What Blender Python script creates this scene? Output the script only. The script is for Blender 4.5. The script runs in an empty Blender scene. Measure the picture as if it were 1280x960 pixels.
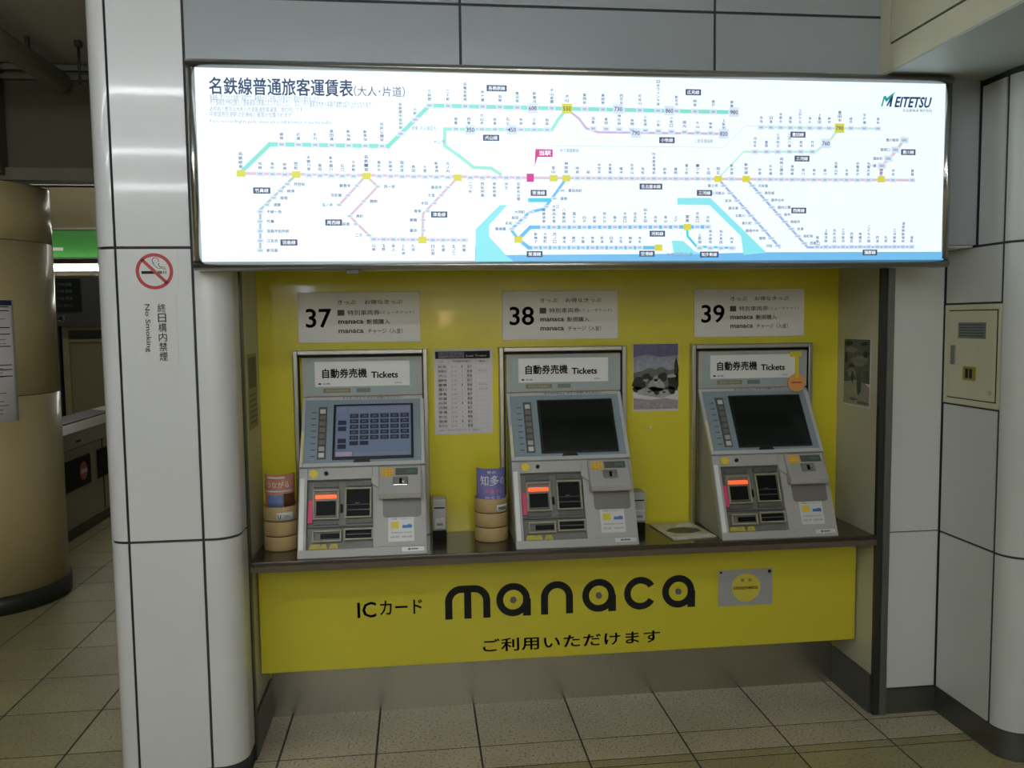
import bpy, bmesh, math, random
from mathutils import Vector, Matrix
random.seed(7)
S = bpy.context.scene
COL = S.collection
R = math.radians

# ------------------------------------------------------------------ camera
CAM = Vector((-0.6776, -2.7690, 1.55))
YAW, PITCH, ROLL, FPX = 0.1136, -0.0752, -0.0121, 1030.2
cy, sy, cp, sp = math.cos(YAW), math.sin(YAW), math.cos(PITCH), math.sin(PITCH)
FWD = Vector((sy * cp, cy * cp, sp))
r0 = Vector((cy, -sy, 0))
u0 = r0.cross(FWD)
RGT = r0 * math.cos(ROLL) + u0 * math.sin(ROLL)
UPV = -r0 * math.sin(ROLL) + u0 * math.cos(ROLL)
cam_data = bpy.data.cameras.new('camera')
cam = bpy.data.objects.new('camera', cam_data)
COL.objects.link(cam)
cam_data.sensor_fit = 'HORIZONTAL'
cam_data.sensor_width = 36.0
cam_data.lens = FPX * 36.0 / 1280.0
cam_data.clip_start = 0.05
cam.matrix_world = Matrix((
    (RGT.x, UPV.x, -FWD.x, CAM.x),
    (RGT.y, UPV.y, -FWD.y, CAM.y),
    (RGT.z, UPV.z, -FWD.z, CAM.z),
    (0, 0, 0, 1)))
S.camera = cam


# ------------------------------------------------------------------ world, lamps, exposure
W = bpy.data.worlds.new('world')
S.world = W
W.use_nodes = True
W.node_tree.nodes['Background'].inputs[0].default_value = (0.75, 0.85, 0.80, 1)
W.node_tree.nodes['Background'].inputs[1].default_value = 0.06
S.view_settings.view_transform = 'Standard'
S.view_settings.look = 'None'
S.view_settings.exposure = 0.16
S.view_settings.gamma = 1.0
S.view_settings.use_curve_mapping = False

TUBE_Z = 2.80
# rows of bare fluorescent tubes: (y, emission strength, x from, x to)
TUBE_ROWS = [(-1.80, 24, -4.2, .2), (-3.35, 27, -4.2, .2), (-4.90, 30, -4.4, .4), (-6.6, 40, -1.6, 2.8), (-8.2, 40, -1.6, 2.8)]  # last two rows are added, to light the recess at a low angle


# each lamp's own glowing tube is built with its fitting in lamp rows below


# ------------------------------------------------------------------ materials
def mat(name, col, rough=0.5, metal=0.0, emit=0.0, bump=0.0, bscale=60, noise=0.0, nscale=8, coat=0.0,
        spec=0.5, stretch=None, alpha=1.0, trans=0.0):
    m = bpy.data.materials.new(name)
    m.use_nodes = True
    nt = m.node_tree
    b = nt.nodes['Principled BSDF']
    c = tuple(col) + (1,)
    b.inputs['Base Color'].default_value = c
    b.inputs['Roughness'].default_value = rough
    b.inputs['Metallic'].default_value = metal
    b.inputs['Specular IOR Level'].default_value = spec
    b.inputs['Coat Weight'].default_value = coat
    b.inputs['Coat Roughness'].default_value = 0.06
    if trans:
        b.inputs['Transmission Weight'].default_value = trans
    if emit:
        b.inputs['Emission Color'].default_value = c
        b.inputs['Emission Strength'].default_value = emit
    if noise or bump:
        tc = nt.nodes.new('ShaderNodeTexCoord')
        mp = nt.nodes.new('ShaderNodeMapping')
        nt.links.new(tc.outputs['Object'], mp.inputs[0])
        if stretch:
            mp.inputs['Scale'].default_value = stretch
    if noise:
        n = nt.nodes.new('ShaderNodeTexNoise')
        n.inputs['Scale'].default_value = nscale
        n.inputs['Detail'].default_value = 4
        nt.links.new(mp.outputs[0], n.inputs['Vector'])
        mx = nt.nodes.new('ShaderNodeMix')
        mx.data_type = 'RGBA'
        mx.inputs[6].default_value = tuple(max(0, v * (1 - noise)) for v in col) + (1,)
        mx.inputs[7].default_value = tuple(min(1, v * (1 + noise)) for v in col) + (1,)
        nt.links.new(n.outputs['Fac'], mx.inputs[0])
        nt.links.new(mx.outputs[2], b.inputs['Base Color'])
    if bump:
        n2 = nt.nodes.new('ShaderNodeTexNoise')
        n2.inputs['Scale'].default_value = bscale
        n2.inputs['Detail'].default_value = 3
        nt.links.new(mp.outputs[0], n2.inputs['Vector'])
        bp = nt.nodes.new('ShaderNodeBump')
        bp.inputs['Strength'].default_value = bump
        bp.inputs['Distance'].default_value = 0.002
        nt.links.new(n2.outputs['Fac'], bp.inputs['Height'])
        nt.links.new(bp.outputs[0], b.inputs['Normal'])
    return m


def granite(name, base, dark, light, rough=0.45, scale=110):
    m = bpy.data.materials.new(name)
    m.use_nodes = True
    nt = m.node_tree
    b = nt.nodes['Principled BSDF']
    g = nt.nodes.new('ShaderNodeNewGeometry')
    n = nt.nodes.new('ShaderNodeTexNoise')
    n.inputs['Scale'].default_value = scale
    n.inputs['Detail'].default_value = 2
    nt.links.new(g.outputs['Position'], n.inputs['Vector'])
    cr = nt.nodes.new('ShaderNodeValToRGB')
    cr.color_ramp.interpolation = 'LINEAR'
    e = cr.color_ramp.elements
    e[0].position = 0.335
    e[0].color = tuple(dark) + (1,)
    e[1].position = 0.42
    e[1].color = tuple(base) + (1,)
    e2 = cr.color_ramp.elements.new(0.58)
    e2.color = tuple(base) + (1,)
    e3 = cr.color_ramp.elements.new(0.72)
    e3.color = tuple(light) + (1,)
    nt.links.new(n.outputs['Fac'], cr.inputs[0])
    n2 = nt.nodes.new('ShaderNodeTexNoise')
    n2.inputs['Scale'].default_value = 2.2
    n2.inputs['Detail'].default_value = 5
    nt.links.new(g.outputs['Position'], n2.inputs['Vector'])
    mr = nt.nodes.new('ShaderNodeMapRange')
    mr.inputs['From Min'].default_value = 0.3
    mr.inputs['From Max'].default_value = 0.7
    mr.inputs['To Min'].default_value = 0.82
    mr.inputs['To Max'].default_value = 1.12
    nt.links.new(n2.outputs['Fac'], mr.inputs['Value'])
    # a slight tone of its own for every tile
    oi = nt.nodes.new('ShaderNodeObjectInfo')
    mr2 = nt.nodes.new('ShaderNodeMapRange')
    mr2.inputs['To Min'].default_value = 0.92
    mr2.inputs['To Max'].default_value = 1.06
    nt.links.new(oi.outputs['Random'], mr2.inputs['Value'])
    mm = nt.nodes.new('ShaderNodeMath')
    mm.operation = 'MULTIPLY'
    nt.links.new(mr.outputs[0], mm.inputs[0])
    nt.links.new(mr2.outputs[0], mm.inputs[1])
    mx = nt.nodes.new('ShaderNodeVectorMath')
    mx.operation = 'SCALE'
    nt.links.new(cr.outputs[0], mx.inputs[0])
    nt.links.new(mm.outputs[0], mx.inputs['Scale'])
    nt.links.new(mx.outputs[0], b.inputs['Base Color'])
    b.inputs['Roughness'].default_value = rough
    bp = nt.nodes.new('ShaderNodeBump')
    bp.inputs['Strength'].default_value = 0.15
    bp.inputs['Distance'].default_value = 0.001
    nt.links.new(n.outputs['Fac'], bp.inputs['Height'])
    nt.links.new(bp.outputs[0], b.inputs['Normal'])
    return m


def brushed(name, col, rough=0.32, axis='X', metal=1.0):
    st = {'X': (1, 40, 40), 'Z': (40, 40, 1), 'Y': (40, 1, 40)}[axis]
    return mat(name, col, rough, metal, bump=0.10, bscale=14, noise=0.10, nscale=9, stretch=st)


SIGN_E = 0.87
M = dict(
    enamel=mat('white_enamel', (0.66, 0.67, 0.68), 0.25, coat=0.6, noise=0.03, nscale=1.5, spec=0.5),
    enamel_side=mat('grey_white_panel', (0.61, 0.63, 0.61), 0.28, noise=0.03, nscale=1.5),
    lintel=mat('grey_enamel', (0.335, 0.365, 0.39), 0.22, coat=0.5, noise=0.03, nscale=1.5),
    joint=mat('joint_sealant', (0.035, 0.038, 0.042), 0.7),
    yellow=mat('yellow_laminate', (0.68, 0.60, 0.035), 0.22, noise=0.03, nscale=3, coat=0.2),
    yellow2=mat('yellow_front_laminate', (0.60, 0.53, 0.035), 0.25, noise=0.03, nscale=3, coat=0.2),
    cream=mat('cream_paint', (0.50, 0.49, 0.36), 0.4, noise=0.05, nscale=3),
    cream_tape=mat('cream_tape', (0.72, 0.66, 0.42), 0.5),
    beige=mat('beige_steel', (0.62, 0.60, 0.43), 0.45, noise=0.07, nscale=6),
    white_soffit=mat('soffit_white', (0.42, 0.46, 0.42), 0.5, noise=0.03, nscale=3),
    steel=brushed('brushed_steel', (0.50, 0.50, 0.48), 0.30, 'X'),
    steel_v=brushed('brushed_steel_vertical', (0.46, 0.46, 0.44), 0.30, 'Z'),
    steel_bar=mat('satin_steel_bar', (0.50, 0.50, 0.48), 0.20, 1.0),
    kick=brushed('kick_plate_steel', (0.52, 0.50, 0.43), 0.22, 'Z'),
    skirt=brushed('dark_steel_skirting', (0.16, 0.165, 0.155), 0.38, 'X', 0.8),
    chrome=mat('polished_steel', (0.62, 0.62, 0.60), 0.14, 1.0),
    trim_dark=mat('dark_trim', (0.05, 0.052, 0.045), 0.35, 0.5),
    trim_grey=mat('grey_trim', (0.20, 0.22, 0.19), 0.3, 0.7),
    grout=mat('floor_grout', (0.05, 0.047, 0.04), 0.85),
    tile_light=granite('light_granite', (0.52, 0.445, 0.315), (0.17, 0.15, 0.10), (0.68, 0.60, 0.46)),
    tile_dark=granite('olive_granite', (0.36, 0.31, 0.155), (0.19, 0.16, 0.08), (0.46, 0.41, 0.23)),
    counter=mat('dark_brown_laminate', (0.045, 0.032, 0.022), 0.18, noise=0.25, nscale=20, stretch=(1, 8, 8), coat=0.3),
    counter_edge=mat('counter_edging', (0.11, 0.085, 0.06), 0.3),
    m_grey=mat('machine_grey_plastic', (0.41, 0.40, 0.385), 0.42, noise=0.03, nscale=12, bump=0.05, bscale=500),
    m_lightgrey=mat('machine_light_plastic', (0.50, 0.51, 0.52), 0.4),
    m_blue=mat('machine_blue_panel', (0.26, 0.33, 0.38), 0.35),
    m_bluelight=mat('machine_pale_blue', (0.34, 0.42, 0.43), 0.35),
    m_dark=mat('machine_dark_plastic', (0.10, 0.10, 0.09), 0.4),
    m_bay=mat('machine_bay_grey', (0.17, 0.165, 0.15), 0.4),
    m_side=mat('machine_side_putty', (0.33, 0.32, 0.25), 0.5, noise=0.04, nscale=5),
    m_bowl=mat('machine_tray_grey', (0.19, 0.18, 0.17), 0.35),
    black=mat('matt_black', (0.005, 0.006, 0.005), 0.5, spec=0.15),
    glass_off=mat('screen_glass_off', (0.010, 0.014, 0.011), 0.12),
    bezel=mat('screen_bezel', (0.012, 0.012, 0.014), 0.35),
    cream_frame=mat('slot_frame_cream', (0.33, 0.32, 0.22), 0.35),
    screen_on=mat('lit_screen_blue', (0.11, 0.14, 0.215), 0.25, emit=0.35),
    screen_bar=mat('lit_screen_bar', (0.16, 0.18, 0.25), 0.25, emit=0.2),
    screen_btn=mat('lit_screen_button', (0.03, 0.034, 0.055), 0.25, emit=0.2),
    screen_pink=mat('lit_screen_pink', (0.33, 0.25, 0.35), 0.25, emit=0.25),
    orange_lamp=mat('orange_slot_lamp', (0.90, 0.13, 0.03), 0.3, emit=0.8),
    white_print=mat('white_print', (0.76, 0.77, 0.77), 0.45),
    label_glass=mat('frosted_label', (0.42, 0.42, 0.40), 0.4),
    frosted=mat('frosted_sign_plate', (0.80, 0.79, 0.77), 0.35),
    paper=mat('paper_white', (0.66, 0.63, 0.66), 0.7, noise=0.03, nscale=5),
    ink=mat('ink_dark', (0.012, 0.013, 0.012), 0.55, spec=0.2),
    ink_grey=mat('ink_grey', (0.17, 0.16, 0.18), 0.6),
    ink_soft=mat('ink_soft', (0.085, 0.08, 0.08), 0.6),
    ink_navy=mat('ink_navy', (0.03, 0.035, 0.10), 0.5),
    ink_purple=mat('ink_purple', (0.12, 0.08, 0.22), 0.5),
    ink_green=mat('ink_green', (0.05, 0.25, 0.20), 0.5),
    tag_pink=mat('pink_tag', (0.75, 0.06, 0.18), 0.5),
    sticker_yellow=mat('yellow_sticker', (0.75, 0.60, 0.03), 0.4),
    sticker_dull=mat('dull_yellow_sticker', (0.50, 0.42, 0.05), 0.5, noise=.4, nscale=60),
    sticker_orange=mat('orange_disc', (0.76, 0.34, 0.10), 0.5),
    sticker_blue=mat('blue_sticker_print', (0.06, 0.16, 0.42), 0.5),
    wood=mat('pale_wood', (0.47, 0.34, 0.15), 0.5, noise=0.15, nscale=6, stretch=(3, 3, 30)),
    wood_dark=mat('dark_band', (0.09, 0.035, 0.015), 0.5),
    book_purple=mat('purple_leaflet', (0.17, 0.17, 0.44), 0.5, noise=0.25, nscale=30),
    book_pink=mat('salmon_leaflet', (0.55, 0.22, 0.15), 0.5, noise=0.2, nscale=40),
    book_blue=mat('blue_leaflet', (0.14, 0.22, 0.46), 0.5, noise=0.2, nscale=30),
    print_white=mat('leaflet_white_print', (0.7, 0.7, 0.75), 0.5),
    print_pink=mat('leaflet_pink_print', (0.65, 0.2, 0.35), 0.5),
    red=mat('sign_red', (0.44, 0.045, 0.045), 0.35),
    sticker_white=mat('sticker_white', (0.66, 0.67, 0.66), 0.22, coat=0.3),
    sticker_text=mat('sticker_text_grey', (0.10, 0.10, 0.10), 0.4),
    plaque=mat('silver_plaque', (0.42, 0.43, 0.46), 0.35, 0.3),
    plaque_yellow=mat('plaque_yellow_disc', (0.60, 0.52, 0.06), 0.4),
    plaque_print=mat('plaque_olive_print', (0.30, 0.24, 0.03), 0.5),
    bolt=mat('grey_stud', (0.22, 0.20, 0.20), 0.3, 0.6),
    ceiling_near=mat('ceiling_white', (0.55, 0.56, 0.56), 0.8, noise=0.04, nscale=2),
    ceiling=mat('ceiling_paint', (0.48, 0.48, 0.44), 0.8, noise=0.06, nscale=2),
    beam_brown=mat('dark_beam_paint', (0.085, 0.080, 0.05), 0.7, noise=0.1, nscale=3),
    ledge=mat('dim_ledge', (0.13, 0.125, 0.085), 0.6),
    duct=mat('duct_grey', (0.34, 0.34, 0.27), 0.5, noise=0.08, nscale=6),
    column=mat('cream_column', (0.50, 0.41, 0.21), 0.35, noise=0.07, nscale=2, coat=0.2),
    far_beige=mat('far_beige_panel', (0.30, 0.26, 0.15), 0.6),
    green=mat('green_sign_face', (0.04, 0.17, 0.035), 0.22, emit=0.28),
    lamp_white=mat('strip_lamp', (1.0, 0.98, 0.95), 0.4, emit=20.0),
    far_dark=mat('far_dark_panel', (0.055, 0.055, 0.052), 0.5),
    board=mat('departure_board_black', (0.006, 0.009, 0.008), 0.3),
    led=mat('dim_board_text', (0.035, 0.06, 0.05), 0.5, emit=0.3),
    far_cream=mat('far_cream_frame', (0.30, 0.26, 0.15), 0.5),
    far_blind=mat('far_blind', (0.25, 0.22, 0.13), 0.6),
    far_navy=mat('far_navy_post', (0.015, 0.028, 0.04), 0.5),
    gate_body=mat('gate_body_grey', (0.27, 0.245, 0.17), 0.35, noise=0.05, nscale=5),
    gate_top=mat('gate_top_light', (0.33, 0.31, 0.24), 0.3),
    gate_red=mat('gate_red_disc', (0.35, 0.09, 0.06), 0.4),
    gate_white=mat('gate_white_bar', (0.6, 0.45, 0.40), 0.4),
    leaf_img=mat('pamphlet_cover', (0.58, 0.52, 0.36), 0.45, noise=0.5, nscale=18),
    leaf_dark=mat('pamphlet_dark_print', (0.09, 0.09, 0.05), 0.5, noise=0.6, nscale=40),
    leaf_white=mat('pamphlet_white_print', (0.72, 0.72, 0.68), 0.5, noise=0.1, nscale=40),
    silver=mat('silver_label', (0.20, 0.22, 0.22), 0.35, 0.4),
    white_plastic=mat('white_plastic', (0.50, 0.50, 0.48), 0.4),
)


def lit(name, col, e=None):
    m = mat(name, tuple(c * .2 for c in col), 0.35, emit=1.0)
    b = m.node_tree.nodes['Principled BSDF']
    b.inputs['Emission Color'].default_value = tuple(col) + (1,)
    b.inputs['Emission Strength'].default_value = e or SIGN_E
    return m


M['sign_face'] = lit('backlit_face', (0.84, 0.95, 1.02), SIGN_E * 1.06)


P = dict(
    navy=lit('lit_navy', (0.05, 0.08, 0.16)),
    grey=lit('lit_grey', (0.26, 0.31, 0.42)),
    name=lit('lit_name_grey', (0.16, 0.2, 0.32)),
    teal=lit('lit_teal', (0.24, 0.72, 0.62)),
    teal2=lit('lit_pale_teal', (0.34, 0.76, 0.68)),
    pink=lit('lit_pale_pink', (0.68, 0.54, 0.64)),
    pink2=lit('lit_pink', (0.66, 0.5, 0.62)),
    purple=lit('lit_purple', (0.60, 0.46, 0.70)),
    blue=lit('lit_blue', (0.14, 0.5, 0.84)),
    cyan=lit('lit_cyan', (0.08, 0.6, 0.76)),
    mark=lit('lit_fare_mark', (.40, .48, .62)),
    olive=lit('lit_grey_green', (0.42, 0.54, 0.56)),
    green=lit('lit_pale_green', (0.52, 0.8, 0.7)),
    slate=lit('lit_slate', (0.34, 0.46, 0.76)),
    yellow=lit('lit_yellow', (0.66, 0.66, 0.08)),
    magenta=lit('lit_magenta', (0.6, 0.035, 0.28)),
    sea=lit('lit_sea', (0.26, 0.78, 0.86)),
    sea2=lit('lit_sea_deep', (0.17, 0.5, 0.83)),
    box=lit('lit_station_box', (0.66, 0.76, 0.9)),
    white=lit('lit_white', (0.93, 0.97, 1.0)),
    lgreen=lit('lit_logo_green', (0.02, 0.33, 0.3)),
    lnavy=lit('lit_logo_navy', (0.015, 0.05, 0.13)),
)


# ------------------------------------------------------------------ mesh helpers
class MB:
    """collects shapes, then links them as ONE mesh object"""

    def __init__(self, T=None):
        self.v, self.f, self.sm = [], [], []
        self.T = T or Matrix.Identity(4)

    def add(self, vs, fs, smooth=False):
        n = len(self.v)
        self.v += [tuple(self.T @ Vector(p)) for p in vs]
        self.f += [tuple(i + n for i in f) for f in fs]
        self.sm += [smooth] * len(fs)
        return self

    def box(self, x0, x1, y0, y1, z0, z1):
        v = [(x0, y0, z0), (x1, y0, z0), (x1, y1, z0), (x0, y1, z0), (x0, y0, z1), (x1, y0, z1), (x1, y1, z1), (x0, y1, z1)]
        f = [(0, 3, 2, 1), (4, 5, 6, 7), (0, 1, 5, 4), (1, 2, 6, 5), (2, 3, 7, 6), (3, 0, 4, 7)]
        return self.add(v, f)

    def prism(self, pts, a0, a1, axis='z', smooth=False):
        n = len(pts)

        def P3(p, a):
            if axis == 'z': return (p[0], p[1], a)
            if axis == 'y': return (p[0], a, p[1])
            return (a, p[0], p[1])
        v = [P3(p, a0) for p in pts] + [P3(p, a1) for p in pts]
        self.add(v, [tuple(range(n))[::-1], tuple(range(n, 2 * n))])
        k = len(self.v) - 2 * n
        for i in range(n):
            j = (i + 1) % n
            self.f.append((k + i, k + j, k + n + j, k + n + i))
            self.sm.append(smooth)
        return self

    def cyl(self, c, r, h, axis='z', n=32, r2=None, smooth=True):
        r2 = r if r2 is None else r2
        v, f = [], []
        for k, (rr, d) in enumerate(((r, 0), (r2, h))):
            for i in range(n):
                a = 2 * math.pi * i / n
                p, q = rr * math.cos(a), rr * math.sin(a)
                if axis == 'z': v.append((c[0] + p, c[1] + q, c[2] + d))
                elif axis == 'y': v.append((c[0] + p, c[1] + d, c[2] + q))
                else: v.append((c[0] + d, c[1] + p, c[2] + q))
        self.add(v, [tuple(range(n)), tuple(range(n, 2 * n))])
        k = len(self.v) - 2 * n
        for i in range(n):
            j = (i + 1) % n
            self.f.append((k + i, k + j, k + n + j, k + n + i))
            self.sm.append(smooth)
        return self

    def ring(self, c, r0, r1, y0, y1, n=48, a0=0, a1=2 * math.pi):
        """annulus (or arc) facing -y, extruded in y"""
        full = abs(a1 - a0 - 2 * math.pi) < 1e-6
        m = n if full else n + 1
        v = []
        for i in range(m):
            a = a0 + (a1 - a0) * i / n
            for rr in (r0, r1):
                for yy in (y0, y1):
                    v.append((c[0] + rr * math.cos(a), yy, c[1] + rr * math.sin(a)))
        f = []
        for i in range(n):
            j = (i + 1) % m
            A, B = 4 * i, 4 * j
            f += [(A, B, B + 2, A + 2), (A + 1, A + 3, B + 3, B + 1), (A, A + 1, B + 1, B), (A + 2, B + 2, B + 3, A + 3)]
        if not full:
            f += [(0, 2, 3, 1), (4 * m - 4, 4 * m - 3, 4 * m - 1, 4 * m - 2)]
        return self.add(v, f)

    def polyline(self, pts, w, y0, y1):
        """flat strokes in the XZ plane, extruded in y"""
        for (a, b) in zip(pts[:-1], pts[1:]):
            a, b = Vector(a), Vector(b)
            d = (b - a)
            if d.length < 1e-6: continue
            d.normalize()
            nrm = Vector((-d.y, d.x)) * (w / 2)
            e = d * (w * 0.35)
            q = [a - e - nrm, b + e - nrm, b + e + nrm, a - e + nrm]
            self.prism([tuple(p) for p in q], y0, y1, 'y')
        return self

    def tube(self, pts, r, n=10):
        pts = [Vector(p) for p in pts]
        v, f = [], []
        for i, p in enumerate(pts):
            d = (pts[min(i + 1, len(pts) - 1)] - pts[max(i - 1, 0)]).normalized()
            a = d.orthogonal().normalized() if i == 0 else (a - d * a.dot(d)).normalized()
            b = d.cross(a)
            for k in range(n):
                t = 2 * math.pi * k / n
                v.append(tuple(p + (a * math.cos(t) + b * math.sin(t)) * r))
        for i in range(len(pts) - 1):
            for k in range(n):
                l = (k + 1) % n
                f.append((i * n + k, i * n + l, (i + 1) * n + l, (i + 1) * n + k))
        f += [tuple(range(n)), tuple(range((len(pts) - 1) * n, len(pts) * n))]
        return self.add(v, f, True)

    def build(self, name, material, parent=None, bevel=0, **props):
        me = bpy.data.meshes.new(name)
        me.from_pydata(self.v, [], self.f)
        bm = bmesh.new()
        bm.from_mesh(me)
        bmesh.ops.recalc_face_normals(bm, faces=bm.faces)
        bm.to_mesh(me)
        bm.free()
        for p, s in zip(me.polygons, self.sm):
            p.use_smooth = s
        me.materials.append(material)
        o = bpy.data.objects.new(name, me)
        COL.objects.link(o)
        if parent is not None:
            o.parent = parent
        if bevel:
            b = o.modifiers.new('bevel', 'BEVEL')
            b.width = bevel
            b.segments = 2
            b.limit_method = 'ANGLE'
            b.angle_limit = R(50)
        for k, v in props.items():
            o[k] = v
        if parent is not None and any(w in name for w in ('letter', 'print', 'names', 'numbers', 'digits', 'caption', 'marks', 'ruled', 'boxes', 'board_text', 'smoke', 'buttons', 'text')) and name != 'caption_plate' and name != 'caption_label':
            o['kind'] = 'stuff'
        return o


def empty(name, loc=(0, 0, 0), label=None, category=None, group=None, kind=None, rz=0):
    o = bpy.data.objects.new(name, None)
    COL.objects.link(o)
    o.location = loc
    o.rotation_euler = (0, 0, rz)
    o.empty_display_size = 0.05
    for k, v in (('label', label), ('category', category), ('group', group), ('kind', kind)):
        if v: o[k] = v
    return o


def tag(o, label, category, group=None):
    o['label'] = label
    o['category'] = category
    if group: o['group'] = group
    return o


def struct(o, label=None):
    o['kind'] = 'structure'
    if label: o['label'] = label
    return o


# ---- text: returns vertices/faces in a local (x, z) plane, origin at lower left of the first line
_tc = {}


def text_geo(body, bold=0.0, res=2, spacing=1.0):
    key = (body, bold, res, spacing)
    if key in _tc: return _tc[key]
    c = bpy.data.curves.new('txt', 'FONT')
    c.body = body
    c.size = 1.0
    c.resolution_u = res
    c.offset = min(bold, .004)
    c.space_character = spacing
    o = bpy.data.objects.new('txt', c)
    me = o.to_mesh()
    vs = [(v.co.x, v.co.y) for v in me.vertices]
    fs = [tuple(p.vertices) for p in me.polygons]
    o.to_mesh_clear()
    bpy.data.objects.remove(o)
    bpy.data.curves.remove(c)
    if vs:
        x0 = min(v[0] for v in vs); x1 = max(v[0] for v in vs)
        y0 = min(v[1] for v in vs); y1 = max(v[1] for v in vs)
    else:
        x0 = y0 = 0; x1 = y1 = 1
    if bold > .006 and vs:
        n, e = len(vs), bold * .9
        base, bf = vs, fs
        vs, fs = [], []
        for k, (dx, dy) in enumerate(((-e, 0), (e, 0), (0, e * .8), (0, -e * .8))):
            vs += [(a + dx, b + dy) for a, b in base]
            fs += [tuple(i + k * n for i in f) for f in bf]
        x0 -= e; x1 += e; y0 -= e; y1 += e
    _tc[key] = (vs, fs, x0, x1, y0, y1)
    return _tc[key]


def put_text(mb, body, x0, x1, z0, z1, y, bold=0.0, res=2, shear=0.0, rot=0, spacing=1.0, keep=False):
    """fits the text into the rectangle x0..x1, z0..z1 of the plane Y=y (facing -y)"""
    vs, fs, a0, a1, b0, b1 = text_geo(body, bold, res, spacing)
    W_, H_ = max(a1 - a0, 1e-6), max(b1 - b0, 1e-6)
    out = []
    for (a, b) in vs:
        s, t = (a - a0) / W_, (b - b0) / H_
        if rot == -90: s, t = t, 1 - s          # reads downwards
        if keep:
            k = min((x1 - x0) / W_, (z1 - z0) / H_)
            out.append((x0 + (a - a0) * k, y, z0 + (b - b0) * k))
        else:
            out.append((x0 + s * (x1 - x0) + shear * t * (z1 - z0), y, z0 + t * (z1 - z0)))
    mb.add(out, fs)
    return mb


def put_vtext(mb, body, xc, z0, z1, w, y, bold=0.0, res=2, fill=0.92):
    """characters stacked from z1 down to z0"""
    n = len(body)
    h = (z1 - z0) / n
    for i, ch in enumerate(body):
        zt = z1 - i * h
        if ch in 'ーｰ': 
            mb.prism([(xc - w * .06, zt - h * .9), (xc + w * .06, zt - h * .9), (xc + w * .06, zt - h * .1), (xc - w * .06, zt - h * .1)], y, y + 1e-4, 'y')
            continue
        put_text(mb, ch, xc - w / 2, xc + w / 2, zt - h * fill, zt - h * (1 - fill), y, bold, res)
    return mb


# ================================================================== FLOOR
floor = empty('floor', (0, 0, 0), kind='structure')
MB().box(-7, 3, -9, 9, -0.05, -0.0014).build('screed', M['grout'], floor)
TX0, TW = -0.855, 0.375
tile_me = {}


def tile_mesh(w, d, m):
    k = (round(w, 3), round(d, 3), m)
    if k not in tile_me:
        e = .0012
        v = [(0, 0, -.004), (w, 0, -.004), (w, d, -.004), (0, d, -.004), (e, e, 0), (w - e, e, 0), (w - e, d - e, 0), (e, d - e, 0)]
        f = [(4, 5, 6, 7), (0, 1, 5, 4), (1, 2, 6, 5), (2, 3, 7, 6), (3, 0, 4, 7)]
        me = bpy.data.meshes.new('tile')
        me.from_pydata(v, [], f)
        me.materials.append(M[m])
        tile_me[k] = me
    return tile_me[k]


def in_view(x, y, mx=260):
    q = Vector((x, y, 0)) - CAM
    d = q.dot(FWD)
    if d < .5: return False
    px = 640 + FPX * q.dot(RGT) / d
    py = 480 - FPX * q.dot(UPV) / d
    return -mx < px < 1280 + mx and py < 960 + 200


def tile(x, y, w, d, m):
    o = bpy.data.objects.new('tile', tile_mesh(w - .006, d - .006, m))
    COL.objects.link(o)
    o.location = (x + .003, y + .003, 0)
    o.parent = floor


def add_rest(mb, x, y, w, d):
    mb.add([(x + .004, y + .004, 0), (x + w - .004, y + .004, 0), (x + w - .004, y + d - .004, 0), (x + .004, y + d - .004, 0)], [(0, 1, 2, 3)])


# light granite strip in front of the machines
for k in range(-2, 7):
    x = TX0 + TW * k
    x0, x1 = max(x, -1.20), min(x + TW, 1.60)
    if x1 - x0 < .05: continue
    tile(x0, .14, x1 - x0, .36, 'tile_light')
    tile(x0, -.012, x1 - x0, .152, 'tile_light')
tile(-1.285, .14, .085, .36, 'tile_light')
tile(-1.285, -.012, .085, .152, 'tile_light')
rest = MB()
cnt = 0
for j in range(-22, 24):
    for i in range(-16, 8):
        x = TX0 + TW * i
        y = -.06 + .35 * j
        if j >= 0:
            if x > -1.62: continue
        x0, x1, y0, y1 = x, x + TW, y, y + .35
        if in_view(x + TW / 2, y + .17) and y1 < 6.2 and cnt < 280:
            tile(x0, y0, TW, .35, 'tile_dark'); cnt += 1
        else:
            add_rest(rest, x0, y0, TW, .35)
for i in range(-2, 7):
    x = TX0 + TW * i
    tile(x, -.06, TW, .048, 'tile_dark')
rest.build('far_tiles', M['tile_dark'], floor, kind='stuff')

# ================================================================== CEILING & HALL SHELL
ce = MB().box(-7, 3, -9, .35, 2.93, 3.0).build('ceiling', M['ceiling_near'])
struct(ce)
ce = MB().box(-7, -1.66, .35, 9, 2.95, 3.02).build('ceiling', M['ceiling'])
struct(ce, 'grey ceiling of the passage left of the pillar')
hall = MB().box(-7, 3, -9.1, -9.0, 0, 3).build('wall_behind', M['cream'])
struct(hall)
h2 = MB().box(-7.1, -7, -9, 9, 0, 3).build('wall_far_left', M['far_beige'])
struct(h2)
h3 = MB().box(3, 3.1, -9, .0, 0, 3).build('wall_far_right', M['enamel_side'])
struct(h3)

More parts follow.
